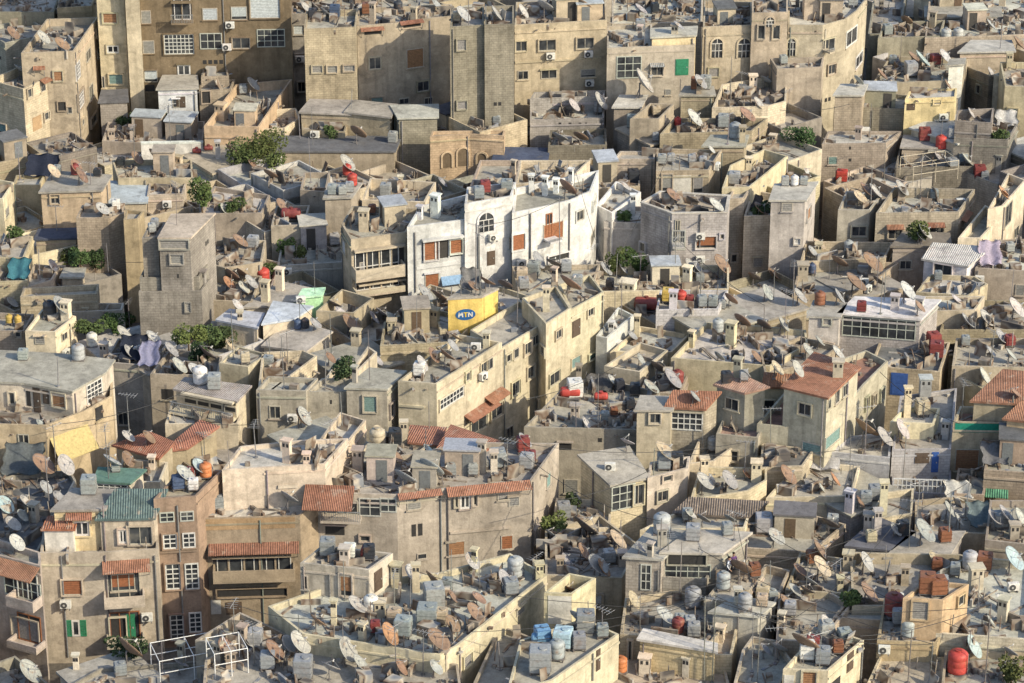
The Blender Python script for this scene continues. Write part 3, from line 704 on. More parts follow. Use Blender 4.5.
B_('panelled house with row of tanks', 'house', (.45, .36, .24), rG, [(10, '656,171 709,170 722,150 657,148', .4)])
B_('narrow roof house with long lit parapet', 'house', C, rG, [(9.8, '722,188 750,187 788,156 764,149 730,165', 1.0)])
B_('grey corner house with brown shutters', 'house', (.43, .385, .325), rT, [(10.5, '641,203 672,214 727,213 730,196 660,192', .5, {'coping': (.5, .46, .4)})])
B_('cream pillar house with shaded deck', 'house', C, rG, [(9.5, '728,199 744,198 752,186 735,184', .3), (8.5, '744,216 772,215 790,196 752,190', .7)])
B_('beige house carrying three tanks', 'house', (.46, .40, .31), rL, [(10.5, '771,201 805,201 816,184 776,186', 0)])
# --- right top
B_('yellow painted roof house', 'house', Ye, rL, [(10, '905,99 956,97 957,88 910,89', .2)], extra='with dark door')
B_('long rough stone house with broken edge', 'house', S, rG, [(8.6, '834,107 905,109 950,112 958,98 905,95 842,87', .4)], 'block')
B_('white topped roof room beside rubble', 'house', T, rL, [(10.3, '835,96 862,96 866,86 842,86', 0)])
B_('tan brick house with two holes', 'house', T, rL, [(7.2, '822,144 886,143 902,131 828,131', .3)], 'block')
B_('big stone house with hanging tarp', 'house', S, rG, [(9.5, '955,121 992,123 994,108 957,110', .9), (8.2, '954,138 1008,140 1018,124 994,120 956,124', .5)], 'block')
B_('low roof room with blue boards', 'house', T, rG, [(6.8, '902,148 936,149 950,138 905,137', 0), (6.6, '930,152 952,152 954,144 932,144', 0)])
B_('long parapet terrace below stone house', 'house', S, rG, [(6, '895,168 985,166 1020,150 955,140 900,146', .6)])
B_('small house with two pane window', 'house', (.43, .36, .27), rG, [(8.3, '838,210 870,210 882,194 846,191', .6)])
B_('twin awning house with grey terrace', 'house', (.45, .375, .27), rL, [(8.6, '876,213 959,212 975,189 894,187', .9)], 'block')
B_('cream flank house at right edge', 'house', C, rG, [(9.6, '988,209 1003,206 1026,180 1008,173', .7), (8, '958,238 981,238 1003,214 985,205', .8)])
B_('dark hipped canopy house', 'house', T, (.20, .175, .14), [(7.2, '893,247 950,247 948,235 904,234', 0)], extra='with shaded porch')
B_('white sheet roofed corner shed', 'shed', (.62, .56, .58), rL, [((7.2, 7.2, 7.7, 7.7), '924,260 967,267 989,249 934,245', 0, {'roof': 'sheet', 'rcol': (.55, .52, .48)})], cat='shed')
B_('broad terrace under striped dishes', 'house', C, rG, [(6.3, '800,262 885,258 893,242 806,241', .9)])
B_('low clutter roof with blue barrels', 'house', T, rG, [(5.8, '792,296 862,290 900,262 800,262', .5)])
B_('roof house with pale paved top', 'house', C, rL, [(7.5, '916,292 968,296 988,284 975,276 930,274', .4)])
B_('long right terrace with hanging sheets', 'house', T, rL, [(7, '975,268 1040,272 1045,238 995,240', .5)])
B_('glass fronted house with white roof', 'house', (.42, .37, .30), (.66, .63, .57), [(9.4, '840,314 920,320 938,302 856,299', 0)])
B_('slim tower room with slab lid', 'house', (.45, .39, .31), rG, [(9.4, '809,317 839,318 845,305 815,303', 0)])
B_('dish yard roof right of white house', 'house', T, rG, [(7.2, '940,330 1035,330 1040,300 950,300', .5)])
B_('roof with dishes at right edge', 'house', T, rG, [(7.3, '952,366 1040,368 1044,338 956,338', .5)], extra='below the dish yard')
B_('pale flat roof with narrow step', 'house', C, rL, [(8.3, '900,312 975,310 985,296 915,296', .3)])
# --- left upper middle
B_('low yellow shed wall house', 'house', Ye, rG, [(7, '13,185 40,185 45,175 16,175', .3)])
B_('cream flank house at left edge', 'house', C, rG, [(9, '-10,198 3,199 14,182 -10,178', .5)])
B_('orange house with grey flat roof', 'house', (.55, .375, .19), rG, [(9, '41,193 101,191 110,177 55,173', 0)])
B_('tan box house in shadow', 'house', (.50, .37, .225), rT, [(9, '76,218 108,218 124,213 123,203 82,205', .3)])
B_('narrow tan house beside stone tower', 'house', (.50, .36, .2), rG, [(9.4, '123.5,220 138,219 144,211 126,209', .3)])
B_('skylight roof house with round domes', 'house', T, (.36, .42, .43), [(7, '104,204 146,203 148,184 112,183', 0)])
B_('cream walled house with white top', 'house', C, rL, [(7.3, '147,195 183,194 188,177 150,177', .4)])
B_('flat roof house behind skylights', 'house', T, rL, [(7.8, '118,178 193,178 192,159 112,160', .5)])
B_('grey stepped stone tower house', 'tower_house', (.30, .26, .19), rT, [(14, '159,239 190,239 214,215 172,216', 0, {'over': .1}), (13.8, '142,238 158,237 166,222 150,222', .4), (12.9, '143,245 192,244 208,228 150,228', .3), (10.6, '139.5,278 199,277 208,264 146,264', .3), (9.6, '138.5,292 201.5,291 210,279 146,279', .3)], 'block', cat='tower house')
B_('dish roof right of stone tower', 'house', T, rG, [(8, '202,262 225,268 262,262 266,240 214,240', .5), (7, '205,300 252,302 262,276 210,270', .5)])
B_('grey slab house behind tower', 'house', T, rL, [(8, '200,214 262,213 270,195 214,186', .4)])
B_('shaded courtyard house with red drum', 'house', T, rG, [(6.5, '262,300 268,301 280,262 262,258', .6), (8, '271,226 304,225 310,205 276,206', .6)])
B_('low shaded house beside balconies', 'house', (.40, .37, .33), rG, [(6.2, '277,266 343,262 346,238 306,226 282,240', .4)])
B_('tan house under grey tank trio', 'house', T, rG, [(10, '325,199 351,198 360,185 330,185', 0), (9, '300,190 326,192 330,172 304,172', .5)])
B_('house with two round roof domes', 'house', C, rT, [(9, '362,200 425,202 436,182 370,178', .8)])
B_('tan house with deep balconies', 'apartment_block', (.50, .39, .25), rG, [(11, '341.5,224 351,239.5 406,232 420,208 352,206', .5)], cat='apartment block')
B_('white building with arched window', 'apartment_block', Wt, rG, [(12, '407,227 466,219.5 468,194 420,206', .5), (13.5, '464.5,204 511.5,196 516,182 467,187', .5), (12.3, '512,213 543,207 571,200 591,191 599,170 515,188', .6)], cat='apartment block')
B_('white ramp house behind arched building', 'house', Wt, rL, [(9.3, '596,205 612,213 641,192 616,181', .5), (8.4, '604,222 642,223 649,206 622,206', .4, {'col': LG})])
B_('walled garden house with climbing plants', 'house', (.5, .46, .38), rG, [(7.4, '602,232 646,232 646,216 602,218', .3), (4.8, '596,262 650,262 650,232 600,232', .5)])
B_('pillared roof house behind arched window', 'house', C, rG, [(10.5, '515,184 570,180 590,160 520,160', .8)])
B_('tan terraces between ruin and canopy', 'house', T, rG, [(7.5, '470,186 516,184 520,160 480,160', .5)])
B_('plaza roof behind white ramp', 'house', T, rG, [(8.5, '570,190 640,186 640,168 590,158', .5)])
# --- left middle
B_('left cream house with slate top', 'house', C, rG, [(7.2, '25,331 55,332 76,316 42,309', .3)])
B_('tan house with two ochre barrels', 'house', T, rG, [(6.4, '-12,331 24,331 34,314 -10,312', .5)])
B_('shaded yard house with lit return', 'house', T, rG, [(6.6, '20,297 97,294 99,284 24,288', .5)])
B_('left grey roof with sunny flank', 'house', C, rG, [(7, '-12,257 24,258 33,236 -10,234', .3), (6, '-14,282 27,281 30,262 -12,262', .4)])
B_('dark tent roof shed', 'shed', T, (.09, .10, .13), [(6.2, '36,240 76,239 76,230 40,231', 0)], cat='shed')
B_('low grey roofs behind garden trees', 'house', T, rG, [(5.6, '22,289 52,280 60,266 34,264', .4), (5.4, '62,278 82,278 84,270 66,270', 0)])
B_('low tan walled yard with pipes', 'house', C, rT, [(5.3, '72,312 122,310 124,303 76,303', .6)])
B_('blue grey sheet roofed house', 'house', C, (.46, .50, .55), [(7.2, '217,321 257,329 264,315 230,311', 0, {'over': .1}), (7.5, '263,325 294,320 312,308 274,303', 0, {'over': .1})])
B_('rough roof house with green panel', 'house', C, rG, [(6.8, '246,308 287,306 318,292 282,284', 0), (7.8, '300,298 321,296 323,290 304,291', 0, {'col': (.45, .72, .42), 'rcol': (.5, .75, .5)})])
B_('parapet court house below balconies', 'house', T, rG, [(7.4, '316,311 354,313 374,298 342,289', 1.1)])
B_('sloping cream concrete roof house', 'house', C, (.46, .40, .31), [((6.2, 6.6, 7.2, 6.8), '264,347 306,352 330,333 290,322', 0)])
B_('grey plank hut with sunlit side', 'hut', C, rG, [(9, '219,363 248,367 268,354 238,346', .2)], cat='hut')
B_('house with sunlit slanting side wall', 'house', C, rG, [(9, '258,389 271,391 317,356 303,350 262,352', 1.0)])
B_('two cream walled sheds with vines', 'house', C, rG, [(8.6, '322,382 333,384 356,362 342,356', .8), (8.8, '350,371 357,372 377,352 368,346', .8)])
B_('grey house with green window door', 'house', G, rG, [(9.6, '346.5,389 387,390 405,373 370,370', 0, {'over': .12}), (9.2, '307,392 346,391.5 358,379 322,378', .4), (9.4, '256,390 306,391 318,378 268,376', .4)])
B_('long cream house with red awnings', 'apartment_block', (.52, .43, .29), rG, [(10.2, '398,381 436.5,384 502,342 458,334', .5), (9.6, '502,348 546,322 520,300 470,330', .5), (10.6, '546,324 571,308 556,285 522,298', .4), (10, '571,310 604,292 590,274 558,284', .5)], extra='along the alley', cat='apartment block')
B_('roof yard behind long cream house', 'house', T, rG, [(8.4, '380,346 456,342 478,318 420,306 384,322', .5)])
B_('terrace roof under yellow shelter', 'house', C, rL, [(8.4, '440,330 520,322 530,296 500,286 430,300', .4)])
B_('yellow shelter with blue oval emblem', 'equipment_shelter', (.72, .47, .04), rG, [(10.9, '448,300 482,298 498,290 465,288', 0, {'z0': 8.0, 'over': .05})], extra='on the roof terrace', cat='shelter', z0=8.0)
B_('roof between white building and shelter', 'house', T, rG, [(7.4, '396,312 440,314 470,296 430,284', .5)])
B_('cluttered terrace right of shelter', 'house', T, rG, [(8, '520,300 594,282 600,264 512,266', .4)])
B_('corner house with yellow awning', 'house', (.60, .49, .32), rG, [(11, '-12,382 25,384 72,392 104,374 113,362 60,356 -12,352', 0, {'over': .15}), (9.6, '-12,424 46,425.5 87,410 112,396 113,372 -12,372', .8, {'col': (.47, .375, .25)})])
B_('dark yard house with grey tarps', 'house', G, rG, [(7, '104,362 150,366 168,344 118,338', .4)])
B_('red barrel roof house behind lattice', 'house', T, rG, [(7.2, '150,374 218,376 222,356 170,348', .5)])
B_('house with lattice balcony and tin roof', 'house', C, (.38, .35, .31), [(9, '176,390 236,402 249,388 186,380', 0, {'roof': 'sheet'}), (7.7, '165,424 238,424 246,404 172,400', .3)])
B_('rusted red tin roof shed', 'shed', T, (.34, .16, .11), [((7.2, 7.2, 7.9, 7.9), '117,447 159,459 172,444 148,434', 0, {'roof': 'sheet'})], cat='shed')
B_('long red tin roof lean-to', 'shed', T, (.35, .165, .115), [((7.2, 7.2, 7.9, 7.9), '165,452 187,449 216,428 200,423', 0, {'roof': 'sheet'})], cat='shed')
B_('tan house below rusted tin shed', 'house', C, rG, [(6.9, '118,482 160,482 168,462 122,458', .4)])
B_('hut with green painted roof', 'hut', C, (.13, .22, .18), [(9.6, '96,482 129,484 143,472 100,470', 0)], cat='hut')
B_('brown tower house with gridded windows', 'apartment_block', (.36, .235, .14), rT, [(11.5, '153.5,499 196,496.5 223,470 182,468', .4)], cat='apartment block')
B_('apartment house with green shutters', 'apartment_block', (.47, .37, .255), rG, [(8.5, '40,553 101,552.5 158,549 160,522 44,524', .75), (10.8, '54,511 104,510 114,492 74,491', 0, {'col': C}), (9.7, '44,530 73,530 76,518 50,519', 0, {'col': Wt, 'roof': 'sheet', 'rcol': (.38, .16, .1)}), ((10.2, 10.2, 11.5, 11.5), '100,520 154,519 164,492 116,492', 0, {'roof': 'sheet', 'rcol': (.115, .155, .15)})], cat='apartment block')
B_('left balcony house with tiled hoods', 'apartment_block', (.47, .37, .26), rG, [(9, '-14,552 40,566 41,560 40,552 -10,536', .5)], cat='apartment block')
B_('tank yard roof at left edge', 'house', G, rD, [(7.6, '-14,545 38,551 76,480 70,470 -14,476', .4)])
B_('grey house front with green window hood', 'house', (.42, .35, .255), rG, [(7.2, '-14,452 46,453 48,440 -12,438', .3)])
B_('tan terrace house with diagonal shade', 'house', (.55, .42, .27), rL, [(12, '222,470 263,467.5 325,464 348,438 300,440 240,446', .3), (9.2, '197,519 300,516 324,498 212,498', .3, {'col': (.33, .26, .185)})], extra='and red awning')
B_('light grey roof house behind terrace', 'house', C, rL, [(9.5, '316,444 345,446 366,420 340,412', .6)])
B_('long grey house with tiled eaves', 'apartment_block', (.40, .33, .225), rG, [(10, '305,492 397,495 444,489 531,481 559,443 470,442 340,466', .5)], cat='apartment block')
B_('roof with grey dishes behind eaves', 'house', C, rG, [(9, '350,462 400,466 436,440 380,430', .4)])
B_('red ribbed roof shed', 'shed', C, (.37, .175, .12), [((9.2, 9.2, 9.6, 9.6), '438,452 471,462 497,443 452,428', 0, {'roof': 'sheet'}), (8.9, '410,443 440,446 444,430 412,428', 0, {'roof': 'sheet'})], cat='shed')
# --- centre right
B_('wide tan parapet terrace', 'house', C, rL, [(6.8, '597,292 729,289 729,265 598,264', .9)])
B_('pale wall house with red tanks', 'house', (.52, .49, .43), rG, [(7.6, '656,310 718,309 728,290 660,290', .3)])
B_('broad pale roof with long parapet', 'house', C, (.50, .45, .37), [(8, '671,358 770,366 808,344 806,330 764,326 706,322', .5)])
B_('white side house with small dishes', 'house', Wt, rG, [(7, '596,336 607,338 634,315 618,307', .4)])
B_('low broken roofs with grey slabs', 'house', C, rL, [(6, '610,352 672,352 690,334 640,326', .4)])
B_('cream alley house with aerials', 'house', C, rT, [(7.4, '604,366 640,372 668,350 640,342', .5)])
B_('deck roof with shadowed tanks', 'house', T, rG, [(6.6, '640,392 680,394 690,372 650,366', .5)])
B_('long parapet terrace with scrap pile', 'house', (.50, .40, .27), rG, [(7.6, '524,427 640,430 660,392 596,376 566,384', .5)])
B_('small hut with black window', 'hut', (.50, .41, .29), rG, [(9.8, '637,411 671,411 676,399 642,398', 0)], cat='hut')
B_('sun porch house with orange tiles', 'house', (.47, .40, .3), (.34, .17, .11), [((9.8, 9.8, 10.7, 10.7), '668,408 705,410 717,394 674,393', 0, {'roof': 'tile'})])
B_('grey house with pinkish patched roof', 'house', (.42, .36, .28), (.46, .27, .20), [((11, 11, 11.4, 11.4), '717,386 745,394 765,388 734,374', 0, {'roof': 'sheet'}), (8.4, '716,434 758,438 772,410 730,402', .4)])
B_('tall cream house with red roof', 'house', (.56, .47, .33), (.34, .16, .105), [((12, 12, 12.3, 12.3), '784,388 827,398.5 858,369 815,355', 0, {'roof': 'tile'}), (9, '757,424 826,431 864,385 888,361 866,350 800,374', .5)])
B_('little tiled lean-to by red roof', 'shed', C, (.35, .17, .10), [((9, 9, 9.6, 9.6), '764,388 789,388 792,377 766,375', 0, {'roof': 'tile'})], cat='shed')
B_('dish roof behind red roof house', 'house', T, rG, [(8, '765,374 820,360 840,346 800,336 760,352', .5)])
B_('blue door house with plum awning', 'house', T, rD, [(7.2, '870,366 940,372 950,342 880,340', .3)])
B_('shed house with tall glass front', 'house', C, (.38, .34, .28), [((8.4, 8.4, 9, 9), '611,486 647,478.5 628,449 581,457', 0)])
B_('cream block beside glass shed', 'house', (.54, .44, .29), rG, [(8.6, '647.5,478 688,468 690,456 650,462', .4)])
B_('yard with lit diagonal wall', 'house', C, rG, [(7.4, '688,464 714,461 755,432 700,436', 1.0)])
B_('cream parapet yard with chimney', 'house', C, rG, [(7.6, '690,500 748,491 767,480 767,468 700,466', .8)])
B_('dark slab house under red roof', 'house', C, (.19, .18, .175), [(7.6, '760,468 803,466 815,449 762,443', .15)])
B_('brown sheet roofed shed by yard', 'shed', G, (.20, .165, .135), [((7.3, 7.3, 7.7, 7.7), '676,514 748,518 764,504 690,500', 0, {'roof': 'sheet'})], cat='shed')
B_('rubbish roof with white tarpaulin', 'house', C, rG, [(6.6, '766,498 852,496 860,466 800,460', .4)])
B_('shaded house with white railing', 'house', (.46, .42, .36), rG, [(7.4, '892,450 951,449 957,388 900,396', .3), (5.3, '892,492 951,494 951,470 892,470', .2)])
B_('lane house with tall pillar chimneys', 'house', C, rL, [(8.4, '890,422 934,424 940,408 905,406', .4)])
B_('grey step roofs under dish pair', 'house', LG, rL, [(7.2, '828,452 890,458 892,432 850,436', .3)])
B_('orange tiled house at right edge', 'house', T, (.34, .18, .115), [((10.5, 10.5, 11.4, 11.4), '974,402 1040,406 1044,376 1004,372', 0, {'roof': 'tile'}), (9.2, '953,422 1006,423 1012,408 960,406', .5)])
B_('second orange tiled roof at edge', 'house', O, (.34, .175, .11), [((10.2, 10.2, 11, 11), '1007,420 1040,424 1044,404 1022,404', 0, {'roof': 'tile'})])
B_('brown shutter house with green hood', 'house', (.38, .28, .18), rG, [(6.6, '954,494 984,495 990,470 958,468', .3), (8, '984,470 1040,474 1044,440 990,440', .4)])
B_('broken lit wall house', 'house', C, rG, [(6.9, '866,520 912,514 914,488 884,492', .5)])
B_('black tarred slab house', 'house', G, (.13, .13, .14), [(7, '848,547 890,551 913,534 878,520', 0)])
B_('grey slab roof beside tarred slab', 'house', G, rG, [(7, '888,558 948,556 962,534 912,535', 0)])
B_('rubbish roof with white dishes', 'house', T, rG, [(6.6, '915,530 985,534 1000,505 960,496 915,500', .4)])
B_('right edge roof with large dish', 'house', T, rG, [(7.4, '985,540 1040,546 1044,500 990,500', .5)])
B_('grey yard roof with steel bin', 'house', T, rG, [(6.8, '744,548 812,552 846,524 790,508 750,512', .4)])
B_('grey roof strip behind pavilion', 'house', C, rG, [(7.4, '640,530 745,528 752,508 690,505', .3)])
B_('low shaded yard with rusty dishes', 'house', T, rG, [(6.4, '545,575 622,578 640,545 600,515 545,530', .5)])
B_('stair lane house with plants', 'house', C, rG, [(6.2, '552,530 610,528 612,500 556,498', .4)])
# --- bottom row
B_('pavilion with dark lattice door', 'house', (.40, .345, .27), (.42, .38, .32), [(9.5, '664,553 722,554 748,535 692,532', 0), (9.3, '626,558 661,560 690,534 652,530', 0), (7.9, '663,577 706,580 714,568 664,566', .4)])
B_('white garage with blank doors', 'house', LG, rL, [(7.8, '713,613 758,617 772,605 737,599', 0)], extra='on a roof')
B_('cream open room without roof', 'house', (.66, .54, .33), rT, [(10, '544,593 572,594 596,578 569,573', 1.6)])
B_('cream house with blue tanks', 'house', (.64, .52, .32), rG, [(8.7, '506,694 553,680 619,634 584,618 520,640', .4)])
B_('sunny court with orange drum', 'house', (.60, .49, .32), rT, [(5.6, '600,705 735,705 722,655 645,650 622,642', .2), (7.6, '640,640 715,652 715,646 645,632', 0, {'col': C, 'rcol': (.6, .57, .5)})])
B_('white beamed yard with grey bins', 'house', C, rG, [(7.2, '620,634 712,642 738,606 672,590 625,598', .5)])
B_('curved drum room at bottom', 'house', C, rG, [(7, '732,690 775,694 792,660 776,640 752,636 742,650', .4)])
B_('orange brown tank house', 'house', (.52, .345, .18), rG, [(10.2, '903,598 943,600.5 969,584 926,580', .3), (7.5, '877,641 937,643 962,602 884,598', .3, {'col': T})])
B_('long parapet terrace at lower right', 'house', (.54, .46, .33), rL, [(7.8, '936,633 1035,640 1040,562 968,556 940,570', .6)])
B_('terrace with back wall of dishes', 'house', T, rG, [(7.4, '852,606 904,606 940,572 1000,566 960,554 850,552', .8)])
B_('maroon drum yard', 'house', T, rL, [(7.2, '833,617 904,622 906,600 850,596', .5)], extra='with potted plant')
B_('deep courtyard with wall conditioner', 'house', C, rT, [(6.3, '864,690 944,690 944,657 880,655', .25)])
B_('grey panel house with tank roof', 'house', C, rG, [(8.6, '783,669 828,671 864,640 822,625', .4)])
B_('cluttered dish roof left of panels', 'house', T, rG, [(7.2, '776,640 822,642 852,604 810,580 778,600', .5)])
B_('dim roof with leaning planks', 'house', T, rG, [(7.2, '785,590 850,594 856,560 800,552', .5)])
B_('rubble roof at bottom right corner', 'house', T, rG, [(6.8, '940,700 1040,700 1040,652 945,650', .5)])
B_('big dish roof with lit flank', 'house', (.56, .46, .3), rL, [(9, '303,634 440,655 457,646 547,575 510,553 440,572 330,585 268,606', .45)])
B_('stair hut crowned with red tanks', 'hut', (.46, .39, .275), rG, [(10.8, '300,563 369,570 393,553 322,545', .4)], cat='hut')
B_('foreground roof strip with rusty dishes', 'house', T, rG, [(8, '200,720 468,735 458,664 300,640 262,622 205,660', .4)])
B_('low sheet roof with white rails', 'house', G, rG, [(6, '60,690 200,700 206,660 100,668', .4)])
B_('orange flap roof room', 'house', T, rG, [(8.4, '195,640 228,646 262,622 240,612', .4)])
B_('roof right of lit flank', 'house', T, rG, [(7.4, '470,690 508,690 540,640 500,625', .4)])
B_('yellow lit ledge house', 'house', C, rT, [(6.8, '690,655 732,655 738,626 700,620', .4)])
B_('back roofs beside pavilion', 'house', T, rG, [(7.4, '741,602 775,604 790,570 765,564', .6), (7.8, '704,600 740,602 764,575 749,557 723.5,577', .08)])
make_bvh()
# windows, doors, hoods and balconies: centre x, centre y, width, height in photograph pixels, kind
FEAT = '''
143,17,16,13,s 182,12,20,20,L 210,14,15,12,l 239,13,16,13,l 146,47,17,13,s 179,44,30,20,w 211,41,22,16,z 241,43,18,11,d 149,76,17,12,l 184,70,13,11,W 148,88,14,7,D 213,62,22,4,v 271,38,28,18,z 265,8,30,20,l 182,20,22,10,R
110,18,14,10,j 113,49,12,8,W 116,79,14,10,t 76,73,8,18,w 79,101,9,18,w 58,76,9,10,j 88,55,5,12,d 91,92,4,16,d 62,106,8,9,D 93,120,6,10,d 98,31,5,8,d 99,52,4,9,d 103,82,4,12,d 70,110,5,7,d
39,68,12,4,A 45,80,11,5,A 29,93,5,9,d 43,87,5,9,d 37,123,9,14,q 46,116,5,8,d
176,103,7,9,d 181,102,9,11,k 206,97,8,12,D 227,97,7,7,D
317,69,10,7,s 332,69,10,7,s 349,68,11,6,s 372,29,23,4,A 373,32,18,5,D 375,63,12,12,d 377,102,12,10,t 411,22,23,4,A 412,25,18,4,D 415,58,17,19,j 423,86,12,10,d 404,101,10,6,d 430,101,12,8,d
521,46,11,10,d 547,45,17,11,d 585,43,17,11,d 523,75,11,9,d 549,74,16,9,d 588,73,15,8,s 623,38,11,8,t 629,67,25,22,z 657,70,12,11,d 657,65,14,4,Y 682,67,13,16,G 557,60,90,2,p
717,48,11,19,a 744,48,12,19,a 790,47,11,17,a 825,46,19,13,d 825,53,20,5,R 761,32,7,14,d 776,32,7,14,d 853,35,14,16,W 857,62,10,12,W 770,22,8,10,a 790,12,8,10,e
447,160,9,15,e 463,157,11,18,e 482,160,9,14,e
560,124,4,3,v 570,124,4,3,v 580,124,4,3,v 586,124,3,3,v 566,167,14,8,D
667,183,10,18,s 682,184,18,17,Q 698,184,10,17,s 668,92,6,6,s
676,240,19,20,z 676,240,17,18,R 706,242,20,12,b 707,273,15,5,j 643,247,5,9,d 700,227,4,40,P 722,236,4,5,d
787,207,11,9,s 797,241,6,6,W 734,258,6,8,d 758,262,10,10,s
911,106,8,8,k 937,102,7,4,d 850,148,3,3,v 850,160,4,3,v 1012,118,10,20,t
859,231,15,10,d 895,227,17,5,A 895,234,14,10,d 936,225,17,5,A 936,232,14,12,d 966,219,4,11,d 964,217,6,5,A 1008,214,6,20,d 1016,232,4,10,d
943,270,18,12,d 879,328,74,20,z 827,321,8,7,s 827,344,11,8,d 905,360,38,16,c 899,384,17,22,K 973,300,5,8,d
55,199,9,9,d 93,204,2,26,P 97,197,14,2,p 174,244,29,9,s 188,307,5,9,s 178,276,3,4,v
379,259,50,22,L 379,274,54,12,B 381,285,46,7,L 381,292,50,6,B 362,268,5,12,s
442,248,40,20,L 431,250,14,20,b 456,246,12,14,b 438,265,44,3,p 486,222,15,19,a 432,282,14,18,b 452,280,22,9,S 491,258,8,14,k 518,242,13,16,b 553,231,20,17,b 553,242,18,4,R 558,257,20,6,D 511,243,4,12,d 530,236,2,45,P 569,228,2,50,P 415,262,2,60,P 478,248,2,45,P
40,340,10,8,s 64,336,6,9,d 18,333,6,8,d 306,332,20,14,G
370,404,13,16,t 331,402,3,4,v 391,410,4,14,d 400,405,50,2,p 451,398,24,11,w 483,368,6,12,d 489,364,7,12,d 467,376,5,10,d 508,358,5,8,d 516,353,5,10,d 478,411,28,9,A 498,393,27,9,A 478,424,16,14,d 500,408,20,13,d 530,372,7,12,d 527,348,7,12,d 535,340,6,10,d 545,352,7,9,d 558,334,6,9,d 576,328,8,16,k 590,312,6,8,d 592,356,8,6,t 575,362,10,10,t 554,378,10,12,d 515,388,8,14,d
59,400,13,14,j 46,397,6,13,k 37,400,7,24,k 28,398,6,16,D 94,391,16,20,w 72,443,44,26,y 22,457,16,12,n 22,464,18,10,R 99,413,8,14,D 12,398,6,12,d
210,402,50,10,L 206,415,72,12,R 225,414,3,20,P 112,487,32,7,w
167,517,15,10,z 187,516,14,10,z 170,541,14,15,w 189,540,13,15,w 173,576,15,26,w 192,576,14,26,w 177,627,14,26,w 196,622,14,20,w 180,560,2,110,P 178,551,40,2,p
72,587,20,15,b 76,628,21,16,g 124,566,52,12,A 123,582,24,17,b 124,603,42,11,B 131,627,9,26,G 118,627,16,20,D 122,645,46,8,B 82,528,15,15,W 79,516,26,7,A 60,524,26,7,A 123,536,9,14,W 140,535,24,18,d 129,533,3,24,P 157,600,2,90,P
20,570,40,15,A 23,589,36,18,z 24,606,36,10,B 26,632,26,26,s 22,648,30,7,B
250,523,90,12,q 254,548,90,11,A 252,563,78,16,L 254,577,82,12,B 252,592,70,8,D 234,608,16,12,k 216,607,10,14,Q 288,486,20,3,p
330,497,50,24,A 376,488,40,26,A 419,494,44,6,A 488,488,84,9,A 370,507,22,18,z 389,505,18,14,z 414,503,14,13,s 465,500,11,17,W 456,500,3,13,d 475,499,4,12,d 503,496,11,8,s 514,501,11,10,s 417,530,13,12,v 456,548,18,14,j 507,542,12,14,b 422,556,10,6,d 365,538,10,6,d 340,518,40,12,R 335,530,20,10,D 446,542,20,2,p 480,530,60,2,p
655,418,11,10,d 687,421,32,18,w 732,404,14,12,d 805,409,13,12,d 837,396,4,14,d 845,390,5,12,d 829,404,3,10,d 858,390,5,20,d 866,403,3,12,d 873,400,3,11,d 881,394,3,11,d 830,440,18,12,t 812,448,20,10,t 765,405,18,10,D 770,413,26,6,R 622,497,26,24,z 638,494,10,20,d 667,478,9,6,d 530,480,5,9,d 565,446,14,8,D 600,440,6,4,v
922,458,14,10,k 935,462,7,20,K 967,460,24,22,j 968,481,32,10,n 996,493,24,8,n 980,428,50,9,m 997,462,12,12,d 965,490,14,10,s
646,577,11,26,z 687,557,38,14,D 687,571,48,14,z 658,580,3,20,P 738,627,2,24,P 560,610,24,28,Q
569,655,6,32,s 598,655,4,30,k 580,648,3,40,P 592,660,3,40,P 630,650,4,20,d
489,660,7,12,d 507,640,8,14,j 508,658,7,12,d 520,610,8,8,s 378,580,8,20,k 330,585,3,22,P 346,585,12,22,j 305,582,6,14,d
920,610,16,18,s 884,690,5,5,d 809,683,14,24,j 850,660,6,20,k 789,680,10,10,Q 960,600,6,10,d
'''
for tok in FEAT.split():
    a = tok.split(','); feature(*[float(v) for v in a[:4]], a[4])

# ------------------------------------------------------------------ small plain windows and vents on walls that still stand bare
rects = [[float(v) for v in t_.split(',')[:4]] for t_ in FEAT.split()]
random.seed(21)
def clear(px, py, w, h):
    return all(abs(px - a) > (w + c) / 2 + 3 or abs(py - b) > (h + d) / 2 + 3 for a, b, c, d in rects)
# ------------------------------------------------------------------ low houses wedged between the others, only where they show
random.seed(5)
STREETS = [[(792, 70), (868, 70), (850, 140), (795, 175)], [(520, 440), (600, 345), (640, 345), (560, 440)], [(872, 375), (920, 375), (905, 450), (850, 450)], [(110, 270), (142, 262), (142, 345), (110, 345)], [(100, 405), (140, 385), (150, 432), (95, 450)], [(395, 85), (452, 85), (452, 135), (395, 135)], [(520, 500), (548, 490), (545, 570), (522, 570)], [(510, 90), (530, 90), (530, 150), (510, 150)], [(100, 280), (145, 280), (145, 305), (100, 305)]]
def inside(x, y, poly):
    r = False
    for i in range(len(poly)):
        (x1, y1), (x2, y2) = poly[i - 1], poly[i]
        if (y1 > y) != (y2 > y) and x < (x2 - x1) * (y - y1) / (y2 - y1) + x1: r = not r
    return r
REL = []
hand = [(i, *proj((b_['root'].location.x, b_['root'].location.y, b_['vols'][0]['zt']))) for i, b_ in enumerate(BLD)]
used = set(b_['root']['label'] for b_ in BLD)
HUE = ((T, 'tan'), (G, 'grey'), (C, 'cream'), (LG, 'pale grey'), (S, 'stone coloured'))
ang = R(38); ca, sa = math.cos(ang), math.sin(ang); cell = 5.4
NHAND = len(BLD)
